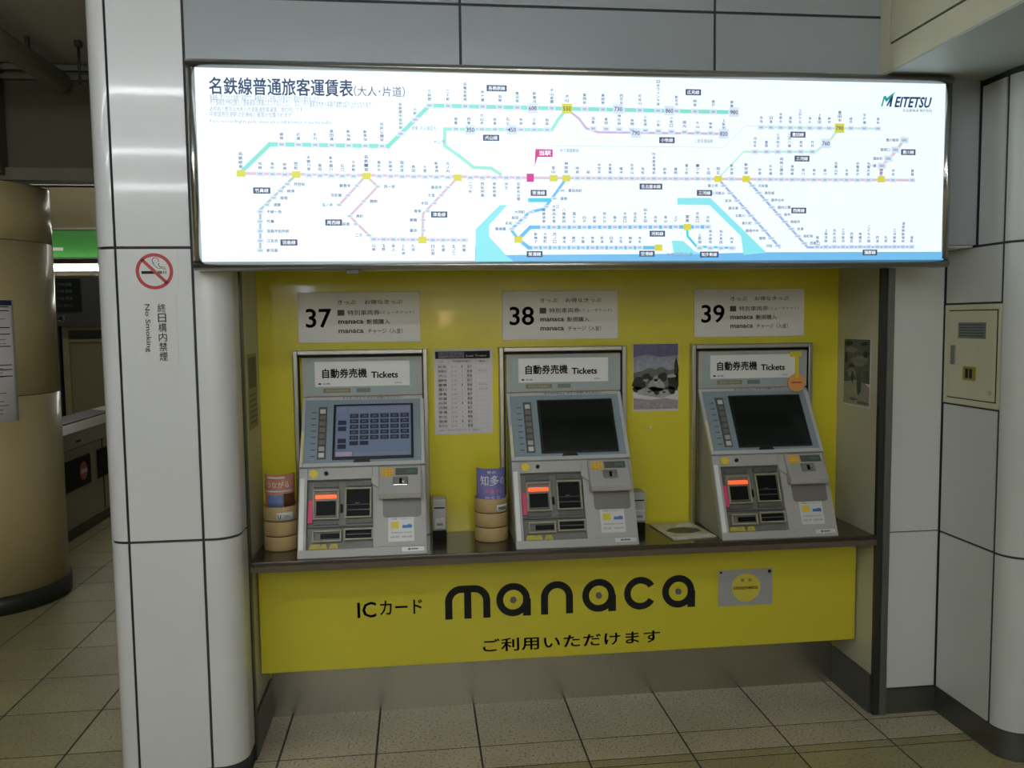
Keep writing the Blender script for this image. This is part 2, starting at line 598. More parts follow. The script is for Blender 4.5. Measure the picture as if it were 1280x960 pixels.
# lamp fittings with their glowing tubes
for k, (yy, w, xa, xb) in enumerate(TUBE_ROWS):
    t = empty('ceiling_lamp', ((xa + xb) / 2, yy, 2.93),
              'long white fluorescent ceiling batten, ' + ['the row nearest the ticket machines', 'second row from the machines', 'third row from the machines', 'fourth row, added to light the recess', 'fifth row, farthest back, added to light the recess'][k],
              'lamp', 'fluorescent rows of the hall ceiling')
    L = (xb - xa) / 2
    MB().box(-L, L, -.06, .06, -.09, 0).build('housing', M['white_plastic'], t)
    tm = mat('tube_glow', (0.93, 0.97, 1.0), 0.4, emit=w)
    MB().cyl((-L + .03, 0, TUBE_Z - .03 - 2.93), .016, 2 * L - .06, 'x', 8).build('fluorescent_tube', tm, t)
    MB().box(-L, -L + .03, -.02, .02, -.180, -.09).build('lamp_holder', M['white_plastic'], t)
    MB().box(L - .03, L, -.02, .02, -.180, -.09).build('lamp_holder', M['white_plastic'], t)

for (gx, gz, gc, gl) in ((-2.33, 2.05, 'cool', 'bluish white round lamp'), (-.24, 1.62, 'warm', 'warm amber round lamp'), (.79, 1.57, 'rose', 'rosy white round lamp')):
    gm = mat('lamp_' + gc, dict(cool=(.75, .85, 1), warm=(1, .62, .30), rose=(1, .75, .68))[gc], .4, emit=28)
    gl_ = empty('globe_lamp', (gx, -8.99, gz), gl + ' on the hall wall facing the machines', 'lamp', 'round lamps on the wall behind')
    MB().cyl((0, 0, 0), .05, .03, 'y', 20).build('wall_rose', M['white_plastic'], gl_)
    o = MB()
    o.cyl((0, .03, 0), .055, .03, 'y', 24, .10).cyl((0, .06, 0), .10, .08, 'y', 24, .10).cyl((0, .14, 0), .10, .03, 'y', 24, .055)
    o.build('glass_globe', gm, gl_)

# ================================================================== WALLS: enamel panels
ZQ = 0.062   # foot of the left pillar's panels
Z0, ZP, ZR, ZL, ZT = 0.10, 0.8455, 0.7209, 1.80, 2.583
G = .0045   # half joint
TH = .006   # how far panels stand proud of the joint bed


def arc(cx, cy_, r, a0, a1, n=10):
    return [(cx + r * math.cos(R(a0 + (a1 - a0) * i / n)), cy_ + r * math.sin(R(a0 + (a1 - a0) * i / n))) for i in range(n + 1)]


def curved_panel(pts, z0, z1, parent, m, t=TH):
    """thin sheet following the plan polyline pts, thickness inwards (left of travel)"""
    n = len(pts)
    inner = []
    for i in range(n):
        a = Vector(pts[max(i - 1, 0)]); b = Vector(pts[min(i + 1, n - 1)])
        d = (b - a).normalized()
        nn = Vector((-d.y, d.x))
        inner.append(tuple(Vector(pts[i]) + nn * t))
    v = [(p[0], p[1], z0) for p in pts] + [(p[0], p[1], z1) for p in pts] + [(p[0], p[1], z0) for p in inner] + [(p[0], p[1], z1) for p in inner]
    mb = MB()
    fo = [(i, i + 1, n + i + 1, n + i) for i in range(n - 1)]
    fi = [(2 * n + i, 2 * n + i + 1, 3 * n + i + 1, 3 * n + i) for i in range(n - 1)]
    ft = [(n + i, n + i + 1, 3 * n + i + 1, 3 * n + i) for i in range(n - 1)]
    fb = [(i, i + 1, 2 * n + i + 1, 2 * n + i) for i in range(n - 1)]
    fe = [(0, n, 3 * n, 2 * n), (n - 1, 2 * n - 1, 4 * n - 1, 3 * n - 1)]
    mb.add(v, fo + fi, True)
    mb.add(v, ft + fb + fe, False)
    return mb.build('wall_panel', m, parent)


# ---- left pillar: core + panels
wl = empty('wall_left', (0, 0, 0), kind='structure', label='white enamel pillar with round corners left of the machines')
XA, XB = -1.6257, -1.3909
core = [(-1.694, 1.9), (-1.694, .081)] + arc(-1.626, .081, .068, 180, 270)[1:-1] + [(-1.60, TH), (-1.37, TH)] + arc(-1.363, .081, .075, 270, 360)[1:] + [(-1.288, .155), (-1.288, 1.9)]
MB().prism(core, 0, 2.95, 'z').build('pillar_core', M['joint'], wl)
for (z0, z1) in ((ZQ, ZP), (ZP, ZL), (ZL, ZT), (ZT, 2.93)):
    MB().box(XA + G, XB - G, 0, TH, z0 + G, z1 - G).build('wall_panel', M['enamel'], wl)
    curved_panel([(-1.70, .45)] + arc(XA - G - .002, .07, .068, 180, 270) + [(XA - G, .002)], z0 + G, z1 - G, wl, M['enamel'])
    MB().box(-1.70, -1.694, .457, 1.15, z0 + G, z1 - G).build('wall_panel', M['enamel'], wl)
    MB().box(-1.70, -1.694, 1.157, 1.9, z0 + G, z1 - G).build('wall_panel', M['enamel'], wl)
for (z0, z1) in ((ZQ, ZP), (ZP, ZL)):
    curved_panel([(XB + G, 0)] + arc(-1.362, .08, .08, 270, 360) + [(-1.282, .152)], z0 + G, z1 - G, wl, M['enamel'])
curved_panel([(-1.692, 1.2), ] + arc(-1.62, .082, .072, 180, 270) + arc(-1.362, .082, .072, 270, 360) + [(-1.290, .152)], 0, ZQ, wl, M['skirt'])

# ---- lintel above the recess
wf = empty('wall_front', (0, 0, 0), kind='structure', label='white enamel wall above and right of the ticket recess')
MB().box(-1.386, 1.325, TH, .50, ZL + .004, 2.95).box(1.115, 1.325, .171 + TH, .6, 0, ZL + .004).build('wall_core', M['joint'], wf)
xs = [XB, -.5179, .3428, 1.2035, 1.319]
for x0, x1 in zip(xs[:-1], xs[1:]):
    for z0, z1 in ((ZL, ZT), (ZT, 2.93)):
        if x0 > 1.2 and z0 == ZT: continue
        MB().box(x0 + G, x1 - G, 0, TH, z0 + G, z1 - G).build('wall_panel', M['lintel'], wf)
for z0, z1 in ((Z0, ZR), (ZR, ZL - .004)):
    MB().box(1.112, 1.319 - G, .171, .171 + TH, z0 + G, z1).build('wall_panel', M['enamel_side'], wf)
MB().box(1.112, 1.319, .169, .178, 0, Z0).build('skirting', M['skirt'], wf)
MB().box(-1.28, 1.313, .014, .49, ZL - .004, ZL + .004).build('soffit', M['enamel_side'], wf)

# ---- right wall (faces left) with a round corner
wr = empty('wall_right', (0, 0, 0), kind='structure', label='grey white panelled pier with a round corner at the right')
coreR = [(1.325, .5), (1.325, -.133)] + arc(1.40, -.150, .075, 180, 270) + [(3.0, -.225), (3.0, .5)]
MB().prism(coreR, 0, 2.95, 'z').build('pier_core', M['joint'], wr)
YJ = -.133
for (z0, z1) in ((Z0, ZR), (ZR, 1.222), (1.596, ZL), (ZL, 2.36)):
    y1 = .171 - G if z1 <= ZL else -G
    MB().box(1.319, 1.325, YJ + .006, y1 - .004, z0 + G, z1 - G).build('wall_panel', M['enamel_side'], wr)
for (z0, z1) in ((Z0, ZR), (ZR, ZL), (ZL, 2.36)):
    curved_panel([(1.319, YJ - .010)] + arc(1.40, -.150, .081, 180, 270) + [(1.62, -.231)], z0 + G, z1 - G, wr, M['enamel_side'])
    MB().box(1.627, 2.3, -.231, -.225, z0 + G, z1 - G).build('wall_panel', M['enamel_side'], wr)
    MB().box(2.307, 2.99, -.231, -.225, z0 + G, z1 - G).build('wall_panel', M['enamel_side'], wr)
curved_panel([(1.320, .17)] + arc(1.40, -.150, .080, 180, 270) + [(2.99, -.230)], 0, Z0, wr, M['skirt'])

# ---- bulkhead over the right side
bk = empty('trim_1', (0, 0, 0), kind='structure', label='beige boxed bulkhead hanging above the right end of the map')
MB().box(.945, 3.0, -6.5, -.001, 2.39, 2.93).build('bulkhead_core', M['joint'], bk)
MB().box(.935, .945, -6.5, -.055, 2.385, 2.47).box(.935, .945, -.055, -.001, 2.385, 2.93).build('bulkhead_frame', M['beige'], bk)
for y0 in (-1.30, -2.6, -3.9, -5.2, -6.5):
    MB().box(.936, .945, y0 + .004, y0 + 1.235, 2.479, 2.93).build('bulkhead_panel', M['beige'], bk)
MB().box(.937, 3.0, -6.5, -.001, 2.378, 2.39).build('bulkhead_soffit', M['white_soffit'], bk)

# ================================================================== RECESS
YB = .49
XL, XR_ = -1.285, 1.062
ZC = .715
wb = MB().box(XL, XR_, YB, YB + .02, .0, ZL).build('wall_back', M['yellow'])
struct(wb, 'yellow laminate wall behind the ticket machines')
a = MB().box(XL - .004, XL, .182, YB, 0, ZL).build('wall_left_inner', M['cream'])
struct(a, 'narrow cream side wall at the left of the recess')
a = MB().box(XR_, XR_ + .012, .182, YB, 0, ZL).build('wall_right_inner', M['cream'])
struct(a, 'cream side wall at the right of the recess')
# jamb trims
t2 = empty('trim_2', kind='structure', label='dark metal strip on the left edge of the recess')
MB().box(-1.290, -1.276, .152, .184, 0, ZL - .004).build('dark_strip', M['trim_dark'], t2)
t3 = empty('trim_3', kind='structure', label='dark and grey metal strips on the right edge of the recess')
MB().box(1.060, 1.083, .166, .184, 0, ZL - .004).build('dark_strip', M['trim_dark'], t3)
MB().box(1.083, 1.110, .160, .184, 0, ZL - .004).build('grey_strip', M['trim_grey'], t3)
# skirtings
b1 = MB().box(1.052, 1.062, .184, .48, 0, .155).build('baseboard_right', M['skirt']); struct(b1)
b2 = MB().box(-1.285, -1.275, .184, .48, 0, .155).build('baseboard_left', M['skirt']); struct(b2)
b3 = MB().box(-1.275, 1.052, .476, .49, 0, .34).build('baseboard_back', M['kick']); struct(b3, 'stainless steel kick plate under the yellow front')

# counter
ct = empty('counter', (-.11, .325, .68), 'long dark brown counter top carrying the three ticket machines', 'counter')
MB().box(-1.170, 1.168, -.16, .163, 0, .035).build('counter_top', M['counter'], ct, bevel=.004)
MB().box(-1.168, 1.166, -.166, -.160, -.002, .020).build('edging', M['counter_edge'], ct)

# yellow front panel with lettering
fp = empty('front_panel', (-.11, .31, .253), 'wide yellow panel under the counter with black lettering for card passengers', 'panel')
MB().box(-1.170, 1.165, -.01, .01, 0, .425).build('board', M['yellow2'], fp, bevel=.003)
for xb_ in (-1.10, 1.0):
    MB().box(xb_, xb_ + .05, .01, .165, .30, .40).build('bracket', M['trim_grey'], fp)


def fpx(x): return x + .11


fy = -.0112
let = MB()
ZB = .4245 - .253
H = .128


def L_a(c, mb):       # round a with a straight right stem
    mb.ring((c, ZB + H / 2), .0385, H / 2 + .001, fy, fy + .001, 48)
    mb.box(c + H / 2 - .0265, c + H / 2 + .004, fy - .0003, fy + .001, ZB - .001, ZB + H / 2 + .001)


def arch(c, r, w, mb):   # n-shape: half ring and two legs
    zc = ZB + H - r
    mb.ring((c, zc), r - w, r, fy, fy + .001, 32, 0, math.pi)
    mb.box(c - r, c - r + w, fy, fy + .001, ZB - .001, zc)
    mb.box(c + r - w, c + r, fy, fy + .001, ZB - .001, zc)


sw = .0275
# m : one wide flat arch with a centre leg
m0, m1 = fpx(-.5935), fpx(-.4210)
rr = .062
for cxm, a0, a1 in ((m0 + rr, math.pi / 2, math.pi), (m1 - rr, 0, math.pi / 2)):
    let.ring((cxm, ZB + H - rr), rr - sw, rr, fy, fy + .001, 20, a0, a1)
let.box(m0 + rr, m1 - rr, fy, fy + .001, ZB + H - sw, ZB + H)
let.box(m0, m0 + sw, fy, fy + .001, ZB - .001, ZB + H - rr)
let.box(m1 - sw, m1, fy, fy + .001, ZB - .001, ZB + H - rr)
let.box((m0 + m1) / 2 - sw / 2, (m0 + m1) / 2 + sw / 2, fy, fy + .001, ZB - .001, ZB + H - sw)
L_a(fpx(-.333), let)
arch(fpx(-.163), .0625, sw, let)
L_a(fpx(.001), let)
let.ring((fpx(.1665), ZB + H / 2), .0385, H / 2 + .001, fy, fy + .001, 44, R(32), R(328))
L_a(fpx(.319), let)
let.build('logo_lettering', M['ink'], fp)
for x in (-.333, .001, .319):
    MB().cyl((fpx(x), fy - .004, ZB + H / 2), .0125, .006, 'y', 20).build('centre_stud', M['bolt'], fp)
jt = MB()
put_text(jt, 'IC', fpx(-.922), fpx(-.852), .447 - .253, .508 - .253, fy, .012)
put_text(jt, 'カード', fpx(-.838), fpx(-.679), .453 - .253, .510 - .253, fy, .012)
put_text(jt, 'ご利用いただけます', fpx(-.452), fpx(.246), .287 - .253, .340 - .253, fy, .014, spacing=1.08)
jt.build('lettering', M['ink'], fp)
pq = MB().box(fpx(.482), fpx(.703), -.0135, -.0102, .4195 - .253, .564 - .253).build('plaque', M['plaque'], fp, label='silver plaque with a yellow disc')
MB().cyl((fpx(.594), -.0145, .4915 - .253), .058, .001, 'y', 48).build('disc', M['plaque_yellow'], pq)
pp = MB()
put_text(pp, 'manaca', fpx(.545), fpx(.643), .484 - .253, .497 - .253, -.0150, .01)
pp.box(fpx(.572), fpx(.585), -.0150, -.0146, .515 - .253, .528 - .253).box(fpx(.603), fpx(.616), -.0150, -.0146, .515 - .253, .528 - .253)
pp.build('print', M['plaque_print'], pq)
MB().cyl((fpx(.491), -.0155, .556 - .253), .0045, .002, 'y', 12).build('screw', M['ink'], pq)
MB().cyl((fpx(.690), -.0155, .553 - .253), .007, .002, 'y', 12).build('screw', M['ink'], pq)

# ================================================================== BACKLIT FARE MAP
YS = -.07
sg = empty('fare_map_sign', (-.1025, 0, 1.723), 'long backlit railway fare map in a steel frame above the machines', 'sign')
sx0, sx1, sz0, sz1 = -1.371, 1.166, 1.723, 2.372
ox, oz = -.1025, 1.723
fx = .027
MB().box(sx0 - ox + .004, sx1 - ox - .004, YS + .012, -.001, .004, sz1 - oz - .004).build('housing', M['trim_grey'], sg)
for (x0, x1, z0, z1) in ((sx0, sx1, sz1 - fx, sz1), (sx0, sx1, sz0, sz0 + fx), (sx0, sx0 + fx, sz0 + fx, sz1 - fx), (sx1 - fx, sx1, sz0 + fx, sz1 - fx)):
    hor = (x1 - x0) > (z1 - z0)
    # softly rounded extrusion: front bead on a flat base
    n = 10
    if hor:
        prof = [(-.001, z0 - oz), (YS + .006, z0 - oz)] + [(YS + .006 - .010 * math.sin(math.pi * i / n), z0 - oz + fx * i / n) for i in range(1, n)] + [(YS + .006, z1 - oz), (-.001, z1 - oz)]
        MB().prism(prof, x0 - ox, x1 - ox, 'x', True).build('frame_bar', M['steel'], sg)
    else:
        prof = [(x0 - ox, -.001), (x0 - ox, YS + .006)] + [(x0 - ox + fx * i / n, YS + .006 - .010 * math.sin(math.pi * i / n)) for i in range(1, n)] + [(x1 - ox, YS + .006), (x1 - ox, -.001)]
        MB().prism(prof, z0 - oz, z1 - oz, 'z', True).build('frame_bar', M['steel_bar'], sg)
MB().box(sx0 + fx - ox, sx1 - fx - ox, YS + .004, YS + .008, sz0 + fx - oz, sz1 - fx - oz).build('light_panel', M['sign_face'], sg)
MB().box(-.90 - ox, -.86 - ox, YS + .01, YS + .04, -.012, .0).build('catch', M['trim_dark'], sg)

YP = YS + .0035


# the print was drawn on a grid read off the photo; this fixed perspective table turns
# grid points into metres on the sign face (origin at the sign's lower centre)
PX_ = (0.0024330749, -1.17756095e-05, -1.79305685)
PZ_ = (-1.13374083e-05, -0.00237254564, 0.804636111)
PW_ = (-0.000101200314, -6.48987698e-05, 1)


def mp(px, py):
    w = PW_[0] * px + PW_[1] * py + PW_[2]
    return (PX_[0] * px + PX_[1] * py + PX_[2]) / w, (PZ_[0] * px + PZ_[1] * py + PZ_[2]) / w


def c1(x, y): return (230 + x / 3.556, 70 + y / 3.556)
def c2(x, y): return (490 + x / 3.556, 70 + y / 3.556)
def c3(x, y): return (750 + x / 3.556, 70 + y / 3.556)
def c4(x, y): return (960 + x / 3.556, 70 + y / 3.556)


PXM = .00262  # metres per photo pixel on the map
layers = {k: MB() for k in P}


def line(colour, pts, w, lay=0):
    layers[colour].polyline([mp(*p) for p in pts], w * PXM, YP - .0002 * lay, YP - .0002 * lay + .0002)


def poly(colour, pts, lay=0):
    if colour == 'sea':
        MB().prism([mp(*p) for p in pts], YP - .0002 * lay, YP - .0002 * lay + .0002, 'y').build('bay', P['sea'], sg)
        return
    layers[colour].prism([mp(*p) for p in pts], YP - .0002 * lay, YP - .0002 * lay + .0002, 'y')


solo = {'navy': 'line_label', 'yellow': 'junction_box'}


def sq(colour, px, py, w, h, lay=2):
    x, z = mp(px, py)
    w, h = w * PXM / 2, h * PXM / 2
    if colour in solo:
        MB().box(x - w, x + w, YP - .0002 * lay, YP - .0002 * lay + .0002, z - h, z + h).build(solo[colour], P[colour], sg)
        return
    layers[colour].box(x - w, x + w, YP - .0002 * lay, YP - .0002 * lay + .0002, z - h, z + h)


# bays
poly('sea2', [(594, 330), (594, 308), c2(510, 884), c2(1138, 880), c3(560, 876), c3(740, 872), c4(640, 870), (1180, 314.5), (1180, 330)], 0)
poly('sea', [c2(372, 925), c2(372, 770), c2(480, 662), c2(512, 662), c2(432, 752), c2(432, 802), c2(512, 890), c2(560, 925)], 1)
poly('sea', [c3(345, 630), c3(492, 630), c3(742, 874), c3(640, 884), c3(628, 800), c3(488, 662), c3(345, 660)], 1)
poly('sea', [c3(320, 820), c3(372, 822), c3(425, 870), c3(480, 880), c3(330, 882)], 1)
# lines
LINES = {
    'kakamigahara': ('teal', [(299, 217), (337, 180), (485, 182.5), (501, 167), (537, 131.5), (709, 135.5), (915, 140)], 5),
    'inuyama': ('teal2', [(626, 218), (614, 210), (592, 209), (573, 194), (556, 182), (556, 161), (690, 162), (698, 149), (709, 136)], 4),
    'komaki': ('purple', [(709, 136), (724, 148), (733, 160), (748, 165), (905, 167)], 3),
    'main': ('pink', [(299, 216.5), (663, 222), (898, 223.5), (1141, 225)], 3.5),
    'takehana': ('olive', [(370, 218), (355, 233), (325, 262), (325, 313)], 3),
    'bisai1': ('pink2', [(457, 219), (446, 232), (424, 256)], 3),
    'bisai2': ('pink2', [(457, 219), (472, 233), (437, 270), (466, 299), (584, 300)], 3),
    'tsushima': ('pink2', [(572, 222), (529, 267), (528, 296)], 3),
    'tokoname': ('blue', [(708, 223), (690, 248), (680, 261), (662, 265), (639, 287), (648, 299)], 3.5),
    'chikko': ('cyan', [(662, 250), (686, 250)], 5),
    'kowa': ('blue', [(648, 299), (663, 284), (885, 283.5)], 4.5),
    'airport': ('blue', [(648, 299), (661, 309.5), (818, 309.5)], 4.5),
    'chita': ('cyan', [(859, 284), (860, 295), (871, 308), (919, 310)], 3),
    'toyota': ('green', [(930, 189.5), (1020, 189.5), (1039, 174), (1049, 160), (949, 158.5)], 3),
    'toyota2': ('green', [(898, 223), (930, 189.5)], 2),
    'toyota3': ('green', [(1049, 160), (1099, 160.5)], 3),
    'thin': ('box', [(690, 182), (905, 184), (932, 157), (950, 157)], 1),
    'mikawa': ('slate', [(898, 223), (975, 309)], 3),
    'nishio': ('slate', [(933, 223), (1010, 309), (1143, 308.5)], 3),
    'toyokawa': ('pink', [(1102, 223), (1102, 208), (1118, 192), (1130, 175.5)], 4),
}
for k, (c, pts, w) in LINES.items():
    MB().polyline([mp(*p) for p in pts], w * PXM, YP - .0002, YP).build('route_line', P[c], sg)


def along(pts, n, s0=0.0, s1=1.0):
    seg = [math.dist(a, b) for a, b in zip(pts[:-1], pts[1:])]
    T = sum(seg)
    if T < 1e-6: return [pts[0]] * n
    out = []
    for i in range(n):
        d = (s0 + (s1 - s0) * i / max(n - 1, 1)) * T
        for (a, b), l in zip(zip(pts[:-1], pts[1:]), seg):
            if d <= l + 1e-6:
                out.append((a[0] + (b[0] - a[0]) * d / l, a[1] + (b[1] - a[1]) * d / l)); break
            d -= l
    return out


names = MB()


def station(px, py, nm, where='u', col='box', size=(9, 6), tint=True):
    sq(col, px, py, size[0], size[1], 2)
    sq('mark', px, py, size[0] * .55, size[1] * .38, 3)
    if not nm: return
    x, z = mp(px, py)
    k = 4.2 * PXM
    h = len(nm) * 4.6 * PXM
    o = (size[1] / 2 + 2.2) * PXM
    if where == 'u': put_vtext(names, nm, x, z + o, z + o + h, k, YP - .0003, .022, 1)
    elif where == 'd': put_vtext(names, nm, x, z - o - h, z - o, k, YP - .0003, .022, 1)
    elif where == 'r': put_text(names, nm, x + .020, x + .020 + len(nm) * 4.4 * PXM, z - k / 2, z + k / 2, YP - .0003, .022, 1)
    else: put_text(names, nm, x - .020 - len(nm) * 4.4 * PXM, x - .020, z - k / 2, z + k / 2, YP - .0003, .022, 1)


def run(line_pts, nms, where, s0=0.0, s1=1.0, size=(9, 6)):
    for p, nm in zip(along(line_pts, len(nms), s0, s1), nms):
        station(p[0], p[1], nm, where, size=size)


run([(337, 180), (485, 182.5)], ['細畑', '切通', '手力', '高田橋', '新加納', '新那加', '市民公園前'], 'u', .1, .95)
run([(501, 167), (537, 131.5)], ['各務原市役所前', '六軒', '三柿野'], 'u', 0, 1)
run([(560, 132), (690, 135)], ['二十軒', '名電各務原', '苧ヶ瀬', '羽場', '鵜沼宿', '新鵜沼', '犬山遊園'], 'u', 0, 1, (9, 7))
run([(731, 136), (915, 140)], ['富岡前', '善師野', '西可児', '可児川', '日本ライン今渡', '新可児', '明智', '顔戸', '御嵩'], 'u', 0, 1, (9, 7))
run([(570, 161), (684, 162)], ['徳重', '西春', '大山寺', '岩倉', '石仏', '布袋', '江南', '柏森'], 'u', 0, 1)
run([(733, 160), (905, 167)], ['羽黒', '楽田', '田県神社前', '味岡', '小牧原', '小牧', '小牧口', '間内', '牛山', '味美', '上飯田'], 'u', .05, 1)
run([(325, 217), (356, 218)], ['加納', '茶所', '岐南'], 'u', 0, 1)
run([(386, 219), (442, 220)], ['木曽川堤', '黒田', '新木曽川', '石刀', '今伊勢'], 'u', 0, 1)
run([(474, 220), (560, 221.5)], ['島氏永', '妙興寺', '国府宮', '奥田', '大里', '新清洲', '丸ノ内'], 'u', 0, 1)
run([(588, 222), (648, 222)], ['二ツ杁', '西枇杷島', '東枇杷島', '栄生', '名鉄名古屋'], 'd', 0, 1)
run([(722, 222.5), (886, 223.5)], ['呼続', '桜', '本笠寺', '本星崎', '鳴海', '左京山', '有松', '中京競馬場前', '前後', '豊明', '富士松', '一ツ木', '牛田'], 'u', 0, 1)
run([(915, 223.5), (915, 223.5)], ['新安城'], 'u', 0, 1)
run([(950, 224), (1086, 225)], ['宇頭', '矢作橋', '岡崎公園前', '東岡崎', '男川', '美合', '藤川', '名電山中', '本宿', '名電長沢', '名電赤坂'], 'u', 0, 1)
run([(1117, 225), (1141, 225)], ['伊奈', '豊橋'], 'u', 0, 1)
run([(359, 230), (325, 264), (325, 313)], ['西笠松', '柳津', '南宿', '須賀', '不破一色', '竹鼻', '羽島市役所前', '江吉良', '新羽島'], 'r', 0, 1, (8, 5))
run([(446, 232), (424, 256)], ['観音寺', '苅安賀', '玉ノ井'], 'l', 0, 1, (7, 4))
run([(472, 233), (437, 270)], ['西一宮', '開明', '奥町'], 'r', 0, 1, (7, 4))
run([(445, 280), (461, 294)], ['萩原', '二子'], 'l', 0, 1, (7, 4))
run([(467, 299), (516, 299.5)], ['山崎', '玉野', '森上', '上丸渕', '丸渕'], 'd', 0, 1)
run([(541, 300), (580, 300)], ['日比野', '佐屋', '五ノ三', '弥富'], 'd', 0, 1)
run([(560, 234), (529, 270), (529, 288)], ['甚目寺', '七宝', '木田', '青塚', '勝幡', '藤浪'], 'l', 0, 1, (7, 4))
run([(708, 233), (683, 258)], ['豊田本町', '道徳', '大江'], 'r', .2, 1, (8, 4))
run([(664, 265), (640, 286)], ['大同町', '柴田', '名和', '聚楽園'], 'l', 0, 1, (8, 4))
run([(680, 284), (845, 283.5)], ['高横須賀', '南加木屋', '八幡新田', '巽ヶ丘', '白沢', '坂部', '阿久比', '植大', '半田口', '住吉町', '知多半田', '成岩', '青山', '上ゲ'], 'u', 0, 1)
run([(872, 283.5), (885, 283.5)], ['河和口', '河和'], 'u', 0, 1)
run([(670, 309.5), (800, 309.5)], ['新舞子', '大野町', '西ノ口', '蒲池', '榎戸', '多屋', '常滑', '長浦', '日長', '古見', '朝倉', '寺本'], 'u', 0, 1)
run([(875, 310), (915, 310)], ['上野間', '美浜緑苑', '知多奥田', '内海'], 'u', 0, 1)
run([(952, 159), (1037, 160)], ['赤池', '日進', '米野木', '黒笹', '三好ヶ丘', '浄水', '上豊田', '梅坪'], 'u', 0, 1)
run([(1064, 160), (1098, 160.5)], ['越戸', '平戸橋', '猿投'], 'u', 0, 1)
run([(944, 189.5), (1016, 189.5)], ['刈谷市', '重原', '三河知立', '三河八橋', '若林', '竹村'], 'u', 0, 1)
run([(905, 232), (973, 307)], ['富士見', '三河高浜', '吉浜', '高浜港', '北新川', '新川町', '碧南中央', '碧南', '刈谷'], 'l', 0, 1, (9, 4))
run([(941, 232), (1006, 304)], ['北安城', '南安城', '碧海古井', '堀内公園', '桜井', '南桜井', '米津', '桜町前', '西尾口'], 'r', 0, 1, (9, 4))
run([(1022, 308.5), (1140, 308.5)], ['福地', '上横須賀', '吉良吉田', '三河鳥羽', '西幡豆', '東幡豆', 'こどもの国', '西浦', '形原', '三河鹿島', '蒲郡競艇場前', '蒲郡'], 'u', 0, 1)
for p, nm in (((1131, 175), '豊川稲荷'), ((1120, 187), '稲荷口'), ((1111, 198), '諏訪町'), ((1103, 207), '八幡')):
    station(p[0], p[1], nm, 'l', size=(12, 8))
# bigger numbered boxes and junctions
num = MB()
for px, py, t, c, nm in ((709, 135.5, '550', 'yellow', '犬山'), (773, 136, '730', 'box', ''), (666, 135, '600', 'box', ''), (837, 138, '860', 'box', ''), (588, 162, '350', 'box', ''),
                      (640, 162, '450', 'box', ''), (795, 166, '790', 'box', ''), (905, 167, '820', 'box', ''), (918, 140, '980', 'box', ''), (1050, 160, '790', 'yellow', '豊田市'),
                      (1033, 179, '760', 'box', ''), (301, 216.5, '', 'yellow', '名鉄岐阜'), (370, 218, '', 'yellow', '笠松'), (458, 220, '', 'yellow', '名鉄一宮'), (572, 222, '', 'yellow', ''),
                      (692, 222.5, '', 'yellow', '金山'), (708, 222.5, '', 'yellow', '神宮前'), (898, 223.5, '', 'yellow', '知立'), (933, 223.5, '', 'yellow', '新安城'), (1102, 224, '', 'yellow', '国府'),
                      (528, 300, '', 'yellow', ''), (648, 299.5, '', 'yellow', ''), (859.5, 283.5, '', 'yellow', '富貴'), (823.5, 309.5, '', 'yellow', '')):
    w, h = (13, 12) if t else (10, 8)
    if t or c == 'yellow':
        sq(c, px, py, w, h, 3)
    x, z = mp(px, py)
    if t: put_text(num, t, x - .013, x + .013, z - .007, z + .007, YP - .0009, .01, 2)
    if nm: put_vtext(names, nm, x, z + (h / 2 + 1.5) * PXM, z + (h / 2 + 1.5 + 5 * len(nm)) * PXM, 4.8 * PXM, YP - .0003, .026, 1)
sq('magenta', 663, 222, 9, 10, 3)
poly('magenta', [(669.5, 186), (691, 186.5), (691, 196), (672, 196), (668.5, 208)], 2)
# dark line-name labels
lab = MB()
for px, py, t in ((621, 110, '各務原線'), (614, 172, '犬山線'), (867, 115, '広見線'), (834, 175, '小牧線'), (998, 168, '豊田線'), (1003, 198, '三河線'), (1136, 190, '豊川線'),
                  (673.5, 241, '常滑線'), (549, 268, '津島線'), (327, 238, '竹鼻線'), (361, 303, '羽島線'), (417, 278, '尾西線'), (814, 233, '名古屋本線'), (881, 241, '三河線'),
                  (822, 292, '河和線'), (668.5, 317.5, '常滑線'), (809, 317, '空港線'), (887, 318, '知多新線'), (999, 263, '西尾線'), (1088, 315.5, '蒲郡線')):
    w = 6 + 4.7 * len(t)
    sq('navy', px, py, w, 7.4, 3)
    x, z = mp(px, py)
    put_text(lab, t, x - (w / 2 - 2.2) * PXM, x + (w / 2 - 2.2) * PXM, z - 2.4 * PXM, z + 2.4 * PXM, YP - .0009, .01, 1)
x, z = mp(681.5, 191)
put_text(lab, '当駅', x - .019, x + .019, z - .008, z + .008, YP - .0009, .02, 2)
